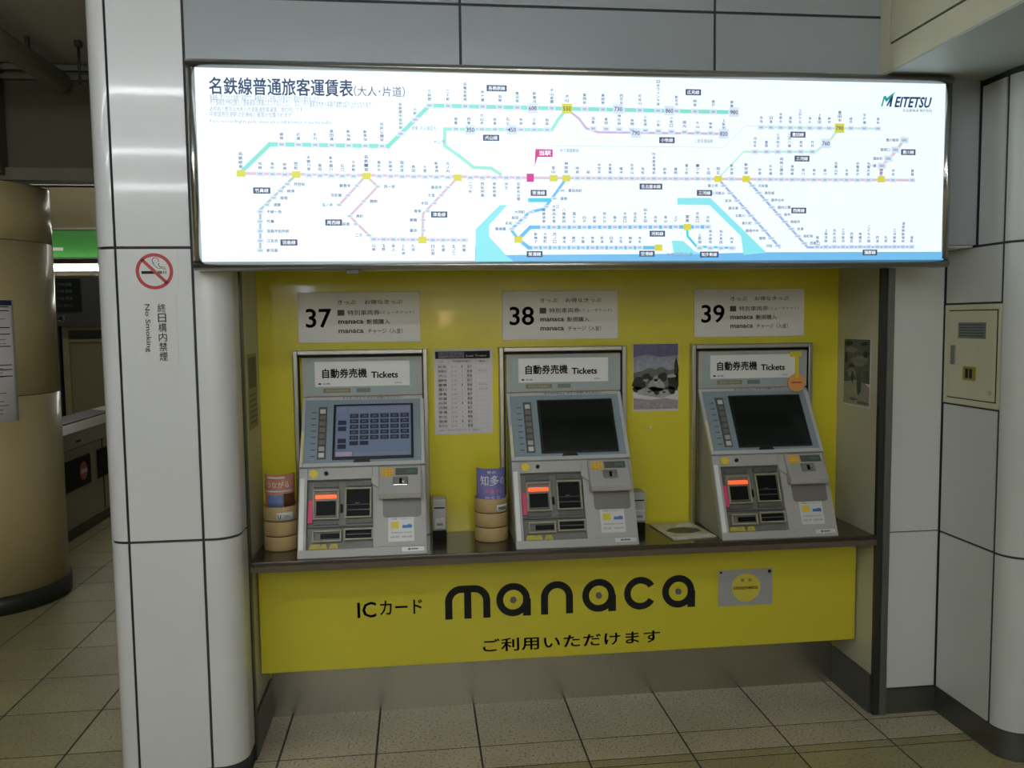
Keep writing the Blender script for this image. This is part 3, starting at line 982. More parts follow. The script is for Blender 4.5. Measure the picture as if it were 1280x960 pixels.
# title and small print
ti = MB()
x0, z0 = mp(261, 116); x1, z1 = mp(441, 99)
put_text(ti, '名鉄線普通旅客運賃表', x0, x1, z0 - .004, z1, YP - .0005, .016, 3)
x0, z0 = mp(444, 120); x1, z1 = mp(506, 108)
put_text(ti, '（大人･片道）', x0 - .004, x1, z0, z1, YP - .0005, .002, 2)
ti.build('title_lettering', P['navy'], sg)
sp_ = MB()
for k, (y_, xe, t) in enumerate(((122.5, 403, '乗車券に表示された金額が運賃です。乗車駅からご利用になる駅までの運賃をお確かめください。'),
                             (129, 465, '地下鉄線及び他社線との連絡運賃は係員におたずねください。また小児の運賃は大人の半額で端数は切り上げとなります。'),
                             (136.5, 380, '太枠内の数字は大人の片道普通旅客運賃（単位円）です。'),
                             (143, 366, '中部国際空港駅は空港線の運賃が加算されます。'),
                             (152.5, 415, 'If you need an English guide, please ask a staff member or see the leaflet.'))):
    x0, z0 = mp(262, y_ + 2.4 if k < 4 else y_ + 1.5); x1, z1 = mp(xe, y_ - 2.4 if k < 4 else y_ - 1.5)
    put_text(sp_, t, x0, x1, z0, z1, YP - .0005, .0, 1)
for px, py, t, w in ((530, 160, '徳重･名古屋芸大', 30), (549, 177, '大山寺', 14), (712, 188, '地下鉄鶴舞線', 24), (880, 176, '上飯田連絡線', 24), (850, 318, '中部国際空港', 34)):
    x, z = mp(px, py)
    put_text(sp_, t, x - w * PXM / 2, x + w * PXM / 2, z - .0065, z + .0065, YP - .0005, .004, 1)
sp_.build('small_print', P['grey'], sg)
names.build('station_names', P['name'], sg)
lab.build('line_name_lettering', P['white'], sg)
num.build('fare_numbers', P['navy'], sg)
# company mark
lg = MB()
x0, z0 = mp(1118.5, 134); x1, z1 = mp(1163, 121)
put_text(lg, 'EITETSU', x0, x1, z0, z1, YP - .0005, .03, 2, shear=.22)
a_ = lambda X, Y: mp(*(1080 + X / 6.4, 60 + Y / 6.4))
for pts in ([(182, 462), (212, 400), (240, 372), (222, 468), (206, 468), (212, 428), (194, 462)],):
    lg.prism([a_(*p) for p in pts], YP - .0005, YP - .0003, 'y')
x0, z0 = mp(1129, 139.5); x1, z1 = mp(1166, 136.5)
put_text(lg, '名古屋鉄道 株式会社', x0, x1, z0, z1, YP - .0005, .0, 1)
lg.build('company_lettering', P['lnavy'], sg)
lg2 = MB()
lg2.prism([a_(*p) for p in [(158, 388), (176, 378), (186, 398), (255, 346), (240, 372), (182, 432)]], YP - .0007, YP - .0005, 'y')
lg2.prism([a_(*p) for p in [(140, 466), (160, 388), (170, 395), (152, 466)]], YP - .0007, YP - .0005, 'y')
lg2.build('company_mark', P['lgreen'], sg)
NM = dict(navy='line_label', sea='bay', sea2='sea_strip', box='station_boxes', yellow='junction_boxes', magenta='this_station_flag', mark='fare_marks')
for k, mb in layers.items():
    if mb.v:
        mb.build(NM.get(k, 'route_line'), P[k], sg)

# ================================================================== TICKET MACHINES
MW = .462


def ticket_machine(cx, label, screen_on=False, disc=False):
    t = empty('ticket_machine', (cx, .485, ZC), label, 'ticket machine', 'ticket machines on the counter')
    h = MW / 2
    K0, K1, K2, K3 = (-.300, 0), (-.172, .303), (-.012, .552), (-.012, .706)
    d = .030  # depth of the bay behind the lower face
    s1 = (Vector(K1) - Vector(K0)).normalized()
    n1 = Vector((-s1.y, s1.x)) * -1    # towards back
    if n1.x < 0: n1 = -n1
    k0b = Vector(K0) + n1 * d
    k1b = Vector(K1) + n1 * d
    k0b = k0b + s1 * (-k0b.y / s1.y)
    # body carcass (set back behind the lower face plate)
    MB().prism([(0, 0), tuple(k0b), tuple(k1b), tuple(Vector(K1) + Vector((.004, 0))), K2, K3, (0, .706)], -h + .003, h - .003, 'x').build('body', M['m_side'], t, bevel=.002)
    # matrix of the two sloping faces: u right, v up the slope, w outwards

    def frame(a, b):
        a, b = Vector(a), Vector(b)
        s = (b - a).normalized()
        n = Vector((s.y, -s.x))
        if n.x > 0: n = -n
        return Matrix(((1, 0, 0, -h), (0, s.x, n.x, a.x), (0, s.y, n.y, a.y), (0, 0, 0, 1))), (b - a).length
    TA, LA = frame(K0, K1)
    TB, LB = frame(K1, K2)
    # ---- lower face plate with the bay cut out. local coordinates (u, v, w)
    bu0, bu1, bv0, bv1 = .030, .268, .030, .285
    A = lambda: MB(TA)
    pl = A()
    pl.box(0, bu0, bv0, LA, -d, 0).box(bu1, MW, bv0, LA, -d, 0).box(bu0, bu1, bv1, LA, -d, 0)
    cut = d * (K1[0] - K0[0]) / (K1[1] - K0[1])
    pr_ = [(0, 0), (bv0, 0), (bv0, -d), (cut, -d)]
    pl.add([(0, p, q) for p, q in pr_] + [(MW, p, q) for p, q in pr_], [(0, 1, 2, 3), (4, 5, 6, 7), (0, 1, 5, 4), (1, 2, 6, 5), (2, 3, 7, 6), (3, 0, 4, 7)])
    pl.build('face_plate', M['m_grey'], t, bevel=.0015)
    A().box(.004, .020, .030, .292, 0, .0015).build('edge_tape', M['white_print'], t)
    # side cheeks
    A().box(bu0, bu1, bv0, bv1, -d - .001, -d + .004).build('bay_back', M['m_bay'], t)
    # coin and note modules
    def module(u0, u1, v0, v1, kind):
        m = A()
        f = .006
        m.box(u0, u1, v1 - f, v1, -d, -.006).box(u0, u1, v0, v0 + f, -d, -.006).box(u0, u0 + f, v0 + f, v1 - f, -d, -.006).box(u1 - f, u1, v0 + f, v1 - f, -d, -.006)
        o = m.build('slot_frame', M['cream_frame'], t, bevel=.0012)
        if kind == 'note':
            A().box(u0 + f, u1 - f, v0 + f, v1 - f, -d, -.016).build('inner_plate', M['m_bowl'], o)
            A().box(u0 + .008, u1 - .008, v1 - .034, v1 - .019, -.016, -.009).build('orange_lamp', M['orange_lamp'], o, bevel=.002)
            A().box(u0 + .012, u1 - .012, v0 + .016, v1 - .042, -.016, -.0125).build('note_slot', M['black'], o)
            A().box(u0 + .010, u1 - .010, v0 + .008, v0 + .014, -.016, -.008).build('note_lip', M['m_dark'], o)
        elif kind == 'window':
            A().box(u0 + f, u1 - f, v0 + f, v1 - f, -d, -.020).build('dark_window', M['black'], o)
            A().box(u0 + f, u1 - f, v0 + .030, v0 + .033, -.020, -.016).box(u0 + f, u1 - f, v0 + .050, v0 + .052, -.020, -.016).box(u0 + .036, u0 + .052, v0 + .055, v0 + .058, -.020, -.016).build('ticket_guide', M['m_dark'], o)
        elif kind == 'coin':
            A().box(u0 + f, u1 - f, v0 + f, v1 - f, -d, -.020).build('inner_plate', M['m_bay'], o)
            A().box(u0 + .028, u1 - .006, v0 + .013, v1 - .011, -.020, -.016).build('opening', M['black'], o)
        else:
            A().box(u0 + f, u1 - f, v0 + f, v1 - f, -d, -.018).build('opening', M['black'], o)
            A().box(u0 + .010, u1 - .010, v0 + .020, v0 + .023, -.018, -.012).build('flap_edge', M['m_dark'], o)
    module(.050, .144, .140, .250, 'note')
    module(.166, .262, .142, .254, 'window')
    module(.050, .154, .058, .100, 'coin')
    module(.162, .268, .062, .104, 'tray')
    # plates with print above and below the modules
    for (u0, u1, v0, v1) in ((.052, .142, .260, .275), (.168, .262, .262, .277), (.052, .142, .122, .133), (.168, .262, .124, .135)):
        o = A().box(u0, u1, v0, v1, -d + .004, -.018).build('caption_plate', M['m_dark'], t)
    pt = A()
    for (u0, u1, v, s) in ((.060, .134, .267, '投入口 紙幣'), (.176, .254, .269, 'カード'), (.060, .134, .127, '千円札 二千円札'), (.176, .254, .129, 'きっぷ')):
        vs, fs, a0, a1, b0, b1 = text_geo(s, 0.0, 1)
        hgt = .009
        pt.add([(u0 + (a - a0) / (a1 - a0) * (u1 - u0), v - hgt / 2 + (b - b0) / (b1 - b0) * hgt, -.0175) for a, b in vs], fs)
    pt.build('caption', M['ink_grey'], o)
    A().box(.149, .158, .165, .196, -d + .004, -.019).build('lock', M['black'], t, bevel=.002)
    A().box(bu0, bu1, .112, .117, -d + .004, -.012).build('ledge', M['m_dark'], t)
    for (u, w_) in ((.045, .036), (.083, .020), (.116, .026)):
        A().prism([(u - .008, .034), (u + w_, .034), (u + w_ - .004, .052), (u, .052)], -d + .004, -.018).build('yellow_sticker', M['sticker_dull'], t)
    A().box(.033, .049, .128, .212, -d + .004, -.010).build('pink_tag', M['tag_pink'], t, label='bright pink paper tag')
    # upper strip of the lower face
    A().cyl((.052, .308, 0), .0155, .0012, 'z', 28).build('round_sticker', M['sticker_yellow'], t)
    A().cyl((.098, .308, 0), .0075, .006, 'z', 20).build('knob', M['ink'], t)
    # ---- coin hood on the right
    vv0, vv1 = .205, .330
    pts = [(vv0, 0), (vv0 - .006, .030), (vv0 + .012, .040), (vv1 - .006, .012), (vv1, 0)]
    hd = MB(TA)
    u0, u1 = .290, .447
    v = [(u0, p[0], p[1]) for p in pts] + [(u1, p[0], p[1]) for p in pts]
    n = len(pts)
    hd.add(v, [tuple(range(n)), tuple(range(n, 2 * n))] + [(i, (i + 1) % n, n + (i + 1) % n, n + i) for i in range(n)])
    ho = hd.build('coin_hood', M['m_grey'], t, bevel=.004)
    # the hood's sloping top face
    pa, pb = Vector((vv0 + .012, .040)), Vector((vv1 - .006, .012))
    sdir = (pb - pa).normalized(); nd = Vector((-sdir.y, sdir.x))
    TH_ = TA @ Matrix(((1, 0, 0, 0), (0, sdir.x, nd.x, pa.x), (0, sdir.y, nd.y, pa.y), (0, 0, 0, 1)))
    Lh = (pb - pa).length
    Hd = lambda: MB(TH_)
    Hd().box(.302, .345, Lh - .040, Lh - .006, 0, .0012).build('yellow_label', M['sticker_yellow'], ho)
    g = Hd()
    for i in range(3):
        for j in range(3):
            g.box(.305 + i * .0135, .3155 + i * .0135, Lh - .0375 + j * .0105, Lh - .0305 + j * .0105, .0012, .0018)
    g.build('label_print', M['sticker_orange'], ho)
    Hd().box(.352, .434, Lh - .036, Lh - .008, 0, .002).build('display', M['m_dark'], ho)
    dt = Hd()
    for i in range(4):
        dt.box(.392 + i * .009, .397 + i * .009, Lh - .027, Lh - .017, .002, .0024)
    dt.build('digits', M['ink_green'], ho)
    cs = Hd().box(.342, .398, Lh - .080, Lh - .044, 0, .006).build('coin_plate', M['chrome'], ho, bevel=.003)
    Hd().box(.366, .376, Lh - .074, Lh - .052, .004, .0068).build('coin_slot', M['black'], cs)
    cyl = Hd()
    cyl.cyl((.384, Lh - .058, .006), .008, .006, 'z', 18)
    cyl.build('coin_guide', M['chrome'], cs)
    # tray under the hood, drawn as a flat darker plate
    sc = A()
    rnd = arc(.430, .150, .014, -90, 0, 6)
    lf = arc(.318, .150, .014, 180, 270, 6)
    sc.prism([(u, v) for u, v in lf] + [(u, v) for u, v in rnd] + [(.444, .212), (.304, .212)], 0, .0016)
    sc.build('flat_tray', M['m_bowl'], t)
    # arm left of the hood
    A().prism([(.262, .265), (.300, .235), (.300, .285), (.262, .292)], 0, .010).build('hood_arm', M['m_grey'], t, bevel=.003)
    # info sticker & bottom label
    iso = A().box(.323, .416, .048, .140, 0, .001).build('info_sticker', M['sticker_white'], t)
    A().box(.333, .362, .095, .120, .001, .0014).build('yellow_print', M['sticker_yellow'], iso)
    A().prism([(.374, .096), (.409, .096), (.409, .108), (.396, .110), (.389, .106), (.378, .108), (.374, .104)], .001, .0014).build('blue_print', M['sticker_blue'], iso)
    gp = A()
    for (s, ua, ub, va, vb) in (('お取扱いできるカード', .333, .408, .127, .133), ('10円 50円', .331, .362, .060, .068), ('100円 500円', .372, .408, .060, .068), ('manaca toica', .334, .408, .078, .084)):
        vs, fs, a0, a1, b0, b1 = text_geo(s, 0.01, 1)
        gp.add([(ua + (a - a0) / (a1 - a0) * (ub - ua), va + (b - b0) / (b1 - b0) * (vb - va), .0014) for a, b in vs], fs)
    gp.build('print', M['ink_grey'], iso)
    bl = A().box(.372, .452, .012, .027, 0, .001).build('bottom_label', M['sticker_white'], t)
    gp = A()
    gp.box(.394, .402, .0165, .0225, .001, .0014).box(.404, .430, .0175, .0215, .001, .0014)
    gp.build('print', M['ink_navy'], bl)

    # ---- screen section
    B = lambda: MB(TB)
    # sides of the section rise slightly proud of a blue inset
    fb = B().box(0, .012, .004, LB - .001, -.012, .004).box(MW - .014, MW, .004, LB - .001, -.012, .004)
    fb.box(.012, MW - .014, .004, .020, -.012, .004).box(.012, MW - .014, LB - .014, LB - .001, -.012, .004)
    fb.build('screen_surround', M['m_lightgrey'], t, bevel=.002)
    B().box(.012, MW - .014, .020, LB - .014, -.012, .0005).build('blue_panel', M['m_blue'], t)
    B().box(.001, .011, .020, .150, .004, .006).build('cream_strip', M['cream_tape'], t)
    by = B().box(.118, .420, .030, LB - .036, .0005, .008).build('screen_bezel', M['bezel'], t, bevel=.002)
    su0, su1, sv0, sv1 = .128, .411, .040, LB - .045
    scr = B().box(su0, su1, sv0, sv1, .008, .009).build('screen', M['screen_on' if screen_on else 'glass_off'], by, **({'label': 'lit touch screen with a grid of fare buttons'} if screen_on else {'label': 'dark touch screen'}))
    if screen_on:
        w_, h_ = su1 - su0, sv1 - sv0
        q = lambda a, b, c, d_, lay=0: (su0 + a * w_, su0 + c * w_, sv0 + b * h_, sv0 + d_ * h_, .009 + .0003 * lay, .0093 + .0003 * lay)
        B().box(*q(.17, .86, .99, .97)).box(*q(.01, .86, .14, .97)).build('top_bar', M['screen_bar'], by)
        bt = B()
        for j in range(6):
            for i in range(6):
                if j == 5 and i > 1: continue
                bt.box(*q(.185 + i * .135, .755 - j * .108, .185 + i * .135 + .115, .755 - j * .108 + .082))
        for v_ in (.62, .50, .26, .15):
            bt.box(*q(.03, v_, .14, v_ + .09))
        bt.build('fare_buttons', M['screen_btn'], by)
        tt = B()
        for j in range(5):
            for i in range(6):
                vs, fs, a0, a1, b0, b1 = text_geo(str(170 + 60 * (j * 6 + i)), 0.0, 1)
                c_ = q(.185 + i * .135, .755 - j * .108, .185 + i * .135 + .115, .755 - j * .108 + .082)
                tt.add([(c_[0] + .008 + (a - a0) / (a1 - a0) * (c_[1] - c_[0] - .016), c_[2] + .004 + (b - b0) / (b1 - b0) * (c_[3] - c_[2] - .008), .0097) for a, b in vs], fs)
        tt.build('fare_digits', M['screen_bar'], by)
        B().box(*q(.01, .01, .22, .09)).build('pink_button', M['screen_pink'], by)
        B().box(*q(.25, .01, .99, .075)).build('bottom_bar', M['screen_bar'], by)
    # button column
    bc = B().box(.062, .094, .036, LB - .044, .0005, .005).build('button_strip', M['m_dark'], t)
    nb = 8
    for i in range(nb):
        v0_ = .040 + i * (LB - .088) / nb
        lit_ = i in (0, 1, 7)
        B().box(.068, .088, v0_, v0_ + .018, .005, .009).build('button', M['sticker_white' if i in (0, 7) else ('label_glass' if i == 1 else 'm_bowl')], bc)
    gt = B()
    for i in range(nb):
        v0_ = .046 + i * (LB - .088) / nb
        gt.box(.036, .054, v0_ + .001, v0_ + .004, .0006, .001)
    gt.build('button_captions', M['ink_navy'], t)
    pu = B()
    vs, fs, a0, a1, b0, b1 = text_geo('タッチパネルの ボタンを押してください', 0.01, 1)
    pu.add([(.150 + (a - a0) / (a1 - a0) * .230, LB - .031 + (b - b0) / (b1 - b0) * .011 + .018, .0045) for a, b in vs], fs)
    pu.build('purple_lettering', M['ink_purple'], t)
    B().prism([(.195, .018), (.260, .018), (.252, .030), (.203, .030)], .004, .007).build('screen_tab', M['bezel'], t)
    # ---- header
    MB().box(-h, h, -.020, -.010, .556, .706).build('header', M['m_grey'], t, bevel=.002)
    MB().box(-h + .022, h - .022, -.0215, -.020, .566, .694).build('header_inset', M['m_bluelight'], t)
    hs = MB().box(-h + .048, h - .052, -.0235, -.0215, .594, .690).build('header_sign', M['white_print'], t)
    tx = MB()
    put_text(tx, '自動券売機', -h + .076, -h + .246, .626, .664, -.0238, .028, 3)
    put_text(tx, 'Tickets', -h + .262, -h + .365, .624, .650, -.0238, .034, 3)
    put_text(tx, '■ 名鉄', -h + .060, -h + .105, .602, .609, -.0238, .0, 1)
    put_text(tx, '係員呼出', -h + .352, -h + .378, .602, .608, -.0238, .0, 1)
    tx.build('lettering', M['ink'], hs)
    cl = MB().box(-h + .078, -h + .182, -.0235, -.0215, .570, .587).build('caption_label', M['far_blind'], t)
    MB().box(-h + .205, -h + .258, -.0235, -.0215, .570, .587).build('grey_label', M['silver'], t)
    c2_ = MB()
    put_text(c2_, '新幹線 乗換案内', -h + .088, -h + .172, .574, .583, -.0238, .0, 1)
    c2_.build('caption', M['label_glass'], cl)
    if disc:
        tg = MB().box(h - .075, h - .028, -.026, -.0235, .678, .700).box(h - .054, h - .042, -.033, -.0235, .59, .678).build('hanging_tag', M['sticker_yellow'], t, label='yellow tape holding an orange paper disc')
        MB().cyl((h - .050, -.032, .572), .037, .004, 'y', 40).build('orange_disc', M['sticker_orange'], tg)
        d2 = MB()
        d2.box(h - .072, h - .028, -.0325, -.0320, .570, .576)
        d2.build('disc_print', M['red'], tg)
    return t


def machine_frame(t, dx):
    w, h_, tt, dp, y = .2565, .735, .018, .035, .005
    o = MB()
    o.box(dx - w, dx - w + tt, y - dp, y, 0, h_).box(dx + w - tt, dx + w, y - dp, y, 0, h_).box(dx - w + tt, dx + w - tt, y - dp, y, h_ - tt, h_)
    f = o.build('steel_surround', M['steel_v'], t, bevel=.003)
    w -= tt
    MB().box(dx - w, dx - w + .0035, y - dp + .006, y, 0, h_ - tt).box(dx + w - .0035, dx + w, y - dp + .006, y, 0, h_ - tt).box(dx - w, dx + w, y - dp + .006, y, h_ - tt - .009, h_ - tt).build('shaded_gap', M['black'], f)  # shaded gap inside the steel surround, drawn as black strips


MX = [-.889, -.100, .686]
m1_ = ticket_machine(MX[0], 'grey ticket machine with a lit blue touch screen, under number 37', True)
m2_ = ticket_machine(MX[1], 'grey ticket machine with a dark screen, under number 38')
m3_ = ticket_machine(MX[2], 'grey ticket machine with a dark screen and an orange paper disc, under number 39', False, True)
for t_, dx in ((m1_, -.008), (m2_, -.003), (m3_, -.005)):
    machine_frame(t_, dx)

# ================================================================== NUMBER SIGNS
for cx, nn, wh in ((-.898, '37', 'the machine with the lit screen'), (-.108, '38', 'the middle ticket machine'), (.677, '39', 'the machine with the orange disc')):
    s = empty('number_sign', (cx, YB, 1.478), 'frosted white sign reading %s, above %s' % (nn, wh), 'sign', 'number signs over the machines')
    MB().box(-.234, .234, -.005, 0, 0, .194).build('sign_plate', M['frosted'], s, bevel=.002)
    t = MB()
    put_text(t, nn, -.205, -.107, .058, .132, -.0053, .014, 4)
    t.build('number', M['ink'], s)
    t = MB()
    put_text(t, 'きっぷ', -.082, -.012, .147, .164, -.0053, .010, 2)
    put_text(t, 'お得なきっぷ', .020, .166, .147, .164, -.0053, .010, 2)
    t.box(-.084, -.058, -.0054, -.0050, .104, .126)
    put_text(t, '特別車両券', -.046, .078, .105, .125, -.0053, .010, 2)
    put_text(t, '（ミューチケット）', .080, .210, .108, .122, -.0053, .004, 2)
    put_text(t, 'manaca', -.082, .014, .072, .086, -.0053, .026, 2)
    put_text(t, '新規購入', .026, .116, .069, .089, -.0053, .010, 2)
    put_text(t, 'manaca', -.082, .014, .036, .050, -.0053, .026, 2)
    put_text(t, 'チャージ（入金）', .030, .164, .033, .053, -.0053, .008, 2)
    t.build('lettering', M['ink_soft'], s)

# ================================================================== POSTERS
# timetable
pt = empty('timetable_poster', (-.499, YB, 1.108), 'white timetable sheet with a dark heading between machines 37 and 38', 'poster')
MB().box(-.115, .115, -.0015, 0, 0, .337).build('sheet', M['paper'], pt)
MB().box(-.110, .106, -.0020, -.0015, .300, .329).build('heading', M['ink'], pt)
MB().box(-.098, .004, -.0022, -.0020, .303, .326).build('heading_box', M['ink_grey'], pt)
t = MB(); put_text(t, '最終時刻表', -.092, -.002, .306, .323, -.0026, .012, 2); put_text(t, 'Last Trains', .012, .092, .307, .315, -.0024, .0, 1)
t.build('heading_lettering', M['white_print'], pt)
t = MB()
dest = ['岐阜', '新鵜沼', '犬山', '国府宮', '豊橋', '豊川', '津島', '弥富', '内海', '河和', '常滑', '知立', '碧南', '新可児']
put_text(t, '行先', -.096, -.078, .284, .294, -.0020, .0, 1); put_text(t, '発車時刻 種別', -.040, .028, .284, .294, -.0020, .0, 1); put_text(t, '備考', .062, .086, .284, .294, -.0020, .0, 1)
for i, d_ in enumerate(dest):
    z = .268 - i * .0181
    put_text(t, d_, -.100, -.066, z - .005, z + .006, -.0020, .015, 1)
    put_text(t, '23:%02d' % ((7 * i + 11) % 60), -.052, -.026, z - .004, z + .005, -.0020, .0, 1)
    put_text(t, str(1 + i % 4), -.008, -.003, z - .004, z + .005, -.0020, .0, 1)
    put_text(t, ['急行', '普通', '準急'][i % 3], .014, .034, z - .005, z + .006, -.0020, .01, 1)
    if i in (1, 4, 5): put_text(t, '平日のみ', .060, .094, z - .004, z + .005, -.0020, .0, 1)
t.build('timetable_print', M['ink_grey'], pt)
t = MB()
for i in range(15):
    z = .277 - i * .0181
    t.box(-.108, .106, -.0018, -.0015, z - .0004, z + .0004)
for x in (-.060, -.018, .006, .050):
    t.box(x - .0004, x + .0004, -.0018, -.0015, .022, .298)
t.build('ruled_lines', M['label_glass'], pt)
t = MB(); put_text(t, '行事等により時刻を変更する場合があります。詳しくは駅係員まで。', -.100, .070, .012, .020, -.0020, .0, 1); t.build('footnote', M['ink_grey'], pt)


def art_poster(root, W_, H_, bands, T=None):
    """printed picture: irregular flat colour patches"""
    for name, colr, polys in bands:
        key = 'print_' + name
        m = bpy.data.materials.get(key) or mat(key, colr, 0.6, noise=.45, nscale=70)
        mb = MB(T)
        for i, p in enumerate(polys):
            mb.prism([(a * W_, b * H_) for a, b in p], -.0020, -.0015, 'y') if False else mb.add([(a * W_, -.0016 - .0002 * bands.index((name, colr, polys)), b * H_) for a, b in p], [tuple(range(len(p)))])
        mb.build(name, m, root)


def blob(cx, cy_, rx, ry, n=11, j=.25):
    return [(cx + rx * math.cos(2 * math.pi * i / n) * (1 + random.uniform(-j, j)), cy_ + ry * math.sin(2 * math.pi * i / n) * (1 + random.uniform(-j, j))) for i in range(n)]


tp = empty('scenery_poster', (.188, YB, 1.180), 'scenic photo poster with violet sky and dark trees between machines 38 and 39', 'poster')
MB().box(0, .190, -.0012, 0, 0, .275).build('sheet', M['paper'], tp)
art_poster(tp, .190, .275, [
    ('sky', (.15, .14, .26), [[(0.01, .80), (.99, .80), (.99, .995), (0.01, .995)]]),
    ('clouds', (.30, .31, .38), [[(0.01, .55), (.99, .55), (.99, .83), (.6, .80), (.3, .84), (.01, .80)]]),
    ('hill', (.13, .14, .11), [[(0.01, .30), (.99, .30), (.99, .64), (.8, .60), (.62, .66), (.5, .62), (.36, .65), (.2, .60), (.01, .57)]]),
    ('trees', (.022, .026, .018), [blob(.12, .42, .16, .10), blob(.3, .50, .12, .06), blob(.88, .44, .14, .14), blob(.95, .60, .05, .16), blob(.66, .50, .10, .07), blob(.1, .32, .12, .05), blob(.80, .30, .17, .07)]),
    ('bright_path', (.36, .37, .35), [blob(.5, .38, .20, .09), blob(.5, .28, .34, .08), blob(.85, .52, .09, .03), blob(.28, .46, .06, .02), blob(.5, .48, .06, .04)]),
    ('foreground', (.33, .28, .30), [[(.01, .03), (.99, .03), (.99, .16), (.7, .19), (.4, .17), (.01, .20)]]),
    ('arch', (.015, .017, .015), [blob(.52, .27, .055, .03, 9, .1), blob(.36, .29, .05, .012, 8), blob(.68, .28, .05, .012, 8)]),
])

RT = Matrix(((0, 1, 0, 0), (-1, 0, 0, 0), (0, 0, 1, 0), (0, 0, 0, 1)))
sp2 = empty('landscape_poster', (XR_, .434, 1.198), 'grey green photo poster on the cream side wall right of machine 39', 'poster')
MB().box(-.0012, 0, -.198, 0, 0, .268).build('sheet', M['paper'], sp2)
art_poster(sp2, .198, .268, [
    ('distance', (.10, .11, .085), [[(0.01, .35), (.99, .35), (.99, .995), (0.01, .995)]]),
    ('mist', (.20, .21, .17), [blob(.3, .84, .25, .05), blob(.6, .68, .34, .07), blob(.3, .5, .18, .08)]),
    ('street', (.30, .29, .23), [[(.01, .02), (.99, .02), (.99, .30), (.6, .40), (.01, .34)]]),
    ('rooftops', (.02, .024, .02), [blob(.2, .93, .16, .04), blob(.85, .78, .12, .05), blob(.3, .60, .12, .03), blob(.8, .93, .14, .03), blob(.1, .72, .05, .1), blob(.35, .44, .04, .1)]),
    ('figure', (.05, .085, .075), [blob(.60, .32, .09, .16), blob(.88, .46, .06, .09), blob(.12, .46, .05, .05)]),
    ('low_edge', (.12, .12, .09), [blob(.75, .06, .22, .02), blob(.4, .10, .2, .02)]),
], RT)

sp3 = empty('narrow_notice', (XL, .27, 1.17), 'small brownish notice on the cream side wall left of machine 37', 'notice')
MB().box(0, .0015, 0, .16, 0, .275).build('sheet', M['far_beige'], sp3)
MB().box(.0015, .0018, .012, .148, .150, .262).build('picture', M['far_dark'], sp3)
t = MB()
for i in range(6):
    t.box(.0015, .0018, .02, .14, .020 + i * .020, .028 + i * .020)
t.build('print_lines', M['far_dark'], sp3)

# no smoking stickers on the pillar
ns = empty('no_smoking_sticker', (-1.508, 0, 1.657), 'square sticker with a red no smoking symbol on the left pillar', 'sticker')
MB().box(-.073, .073, -.0010, 0, 0, .137).build('sheet', M['sticker_white'], ns)
t = MB().ring((0, .068), .047, .0575, -.0018, -.0010, 56)
a1_ = R(135)
t.polyline([(.050 * math.cos(a1_), .068 + .050 * math.sin(a1_)), (-.050 * math.cos(a1_), .068 - .050 * math.sin(a1_))], .010, -.0018, -.0010)
t.build('prohibition_ring', M['red'], ns)
t = MB().box(-.040, .004, -.0014, -.0010, .060, .069)
t.build('cigarette', M['ink'], ns)
t = MB().box(.010, .024, -.0014, -.0010, .060, .069).box(.027, .030, -.0014, -.0010, .060, .069).box(.033, .036, -.0014, -.0010, .060, .069)
t.polyline([(.035, .074), (.030, .081), (.018, .082), (.012, .088), (.016, .094)], .0022, -.0014, -.0010)
t.ring((.004, .102), .0085, .0105, -.0014, -.0010, 20, R(-30), R(250))
t.polyline([(.030, .073), (.024, .078), (.010, .078), (.002, .086), (-.004, .094)], .0018, -.0014, -.0010)
t.build('smoke', M['sticker_text'], ns)

nt = empty('no_smoking_text_sticker', (-1.510, 0, 1.427), 'white sticker with downward reading grey text on the left pillar', 'sticker')
MB().box(-.062, .066, -.0010, 0, 0, .225).build('sheet', M['sticker_white'], nt)
t = MB()
put_vtext(t, '終日構内禁煙', .019, .010, .196, .026, -.0013, .010, 2, .96)
put_text(t, 'No Smoking', -.037, -.017, .040, .194, -.0013, .012, 2, rot=-90)
t.build('lettering', M['sticker_text'], nt)

# ================================================================== ELECTRICAL PANEL
ep = empty('distribution_panel', (1.319, .0125, 1.222), 'cream steel service hatch with a keyhole plate on the right wall', 'panel')
MB().box(-.002, .005, -.150, .152, .003, .371).build('outer_frame', M['beige'], ep, bevel=.001)
MB().box(-.0030, -.0020, -.138, .128, .024, .352).build('door_gap', M['ink'], ep)
dr = MB().box(-.0060, -.0030, -.134, .124, .028, .348).build('door', M['beige'], ep, bevel=.001)
MB().box(-.0075, -.006, -.082, .066, .248, .306).build('name_plate', M['silver'], dr)
t = MB()
for i in range(5):
    t.box(-.0078, -.0075, -.074, .058, .256 + i * .010, .259 + i * .010)
t.build('plate_print', M['trim_dark'], dr)
MB().box(-.012, -.006, .080, .102, .150, .222).build('handle', M['trim_grey'], dr, bevel=.002)
kp = MB().box(-.009, -.006, -.036, .032, .096, .146).build('lock_plate', M['plaque_print'], dr, bevel=.001)
MB().box(-.0095, -.009, -.020, -.004, .104, .138).box(-.0095, -.009, .002, .018, .104, .138).build('lock_window', M['ink'], kp)
MB().cyl((-.009, -.110, .058), .009, .003, 'x', 14).build('cap', M['cream'], dr)

# ================================================================== ITEMS ON THE COUNTER


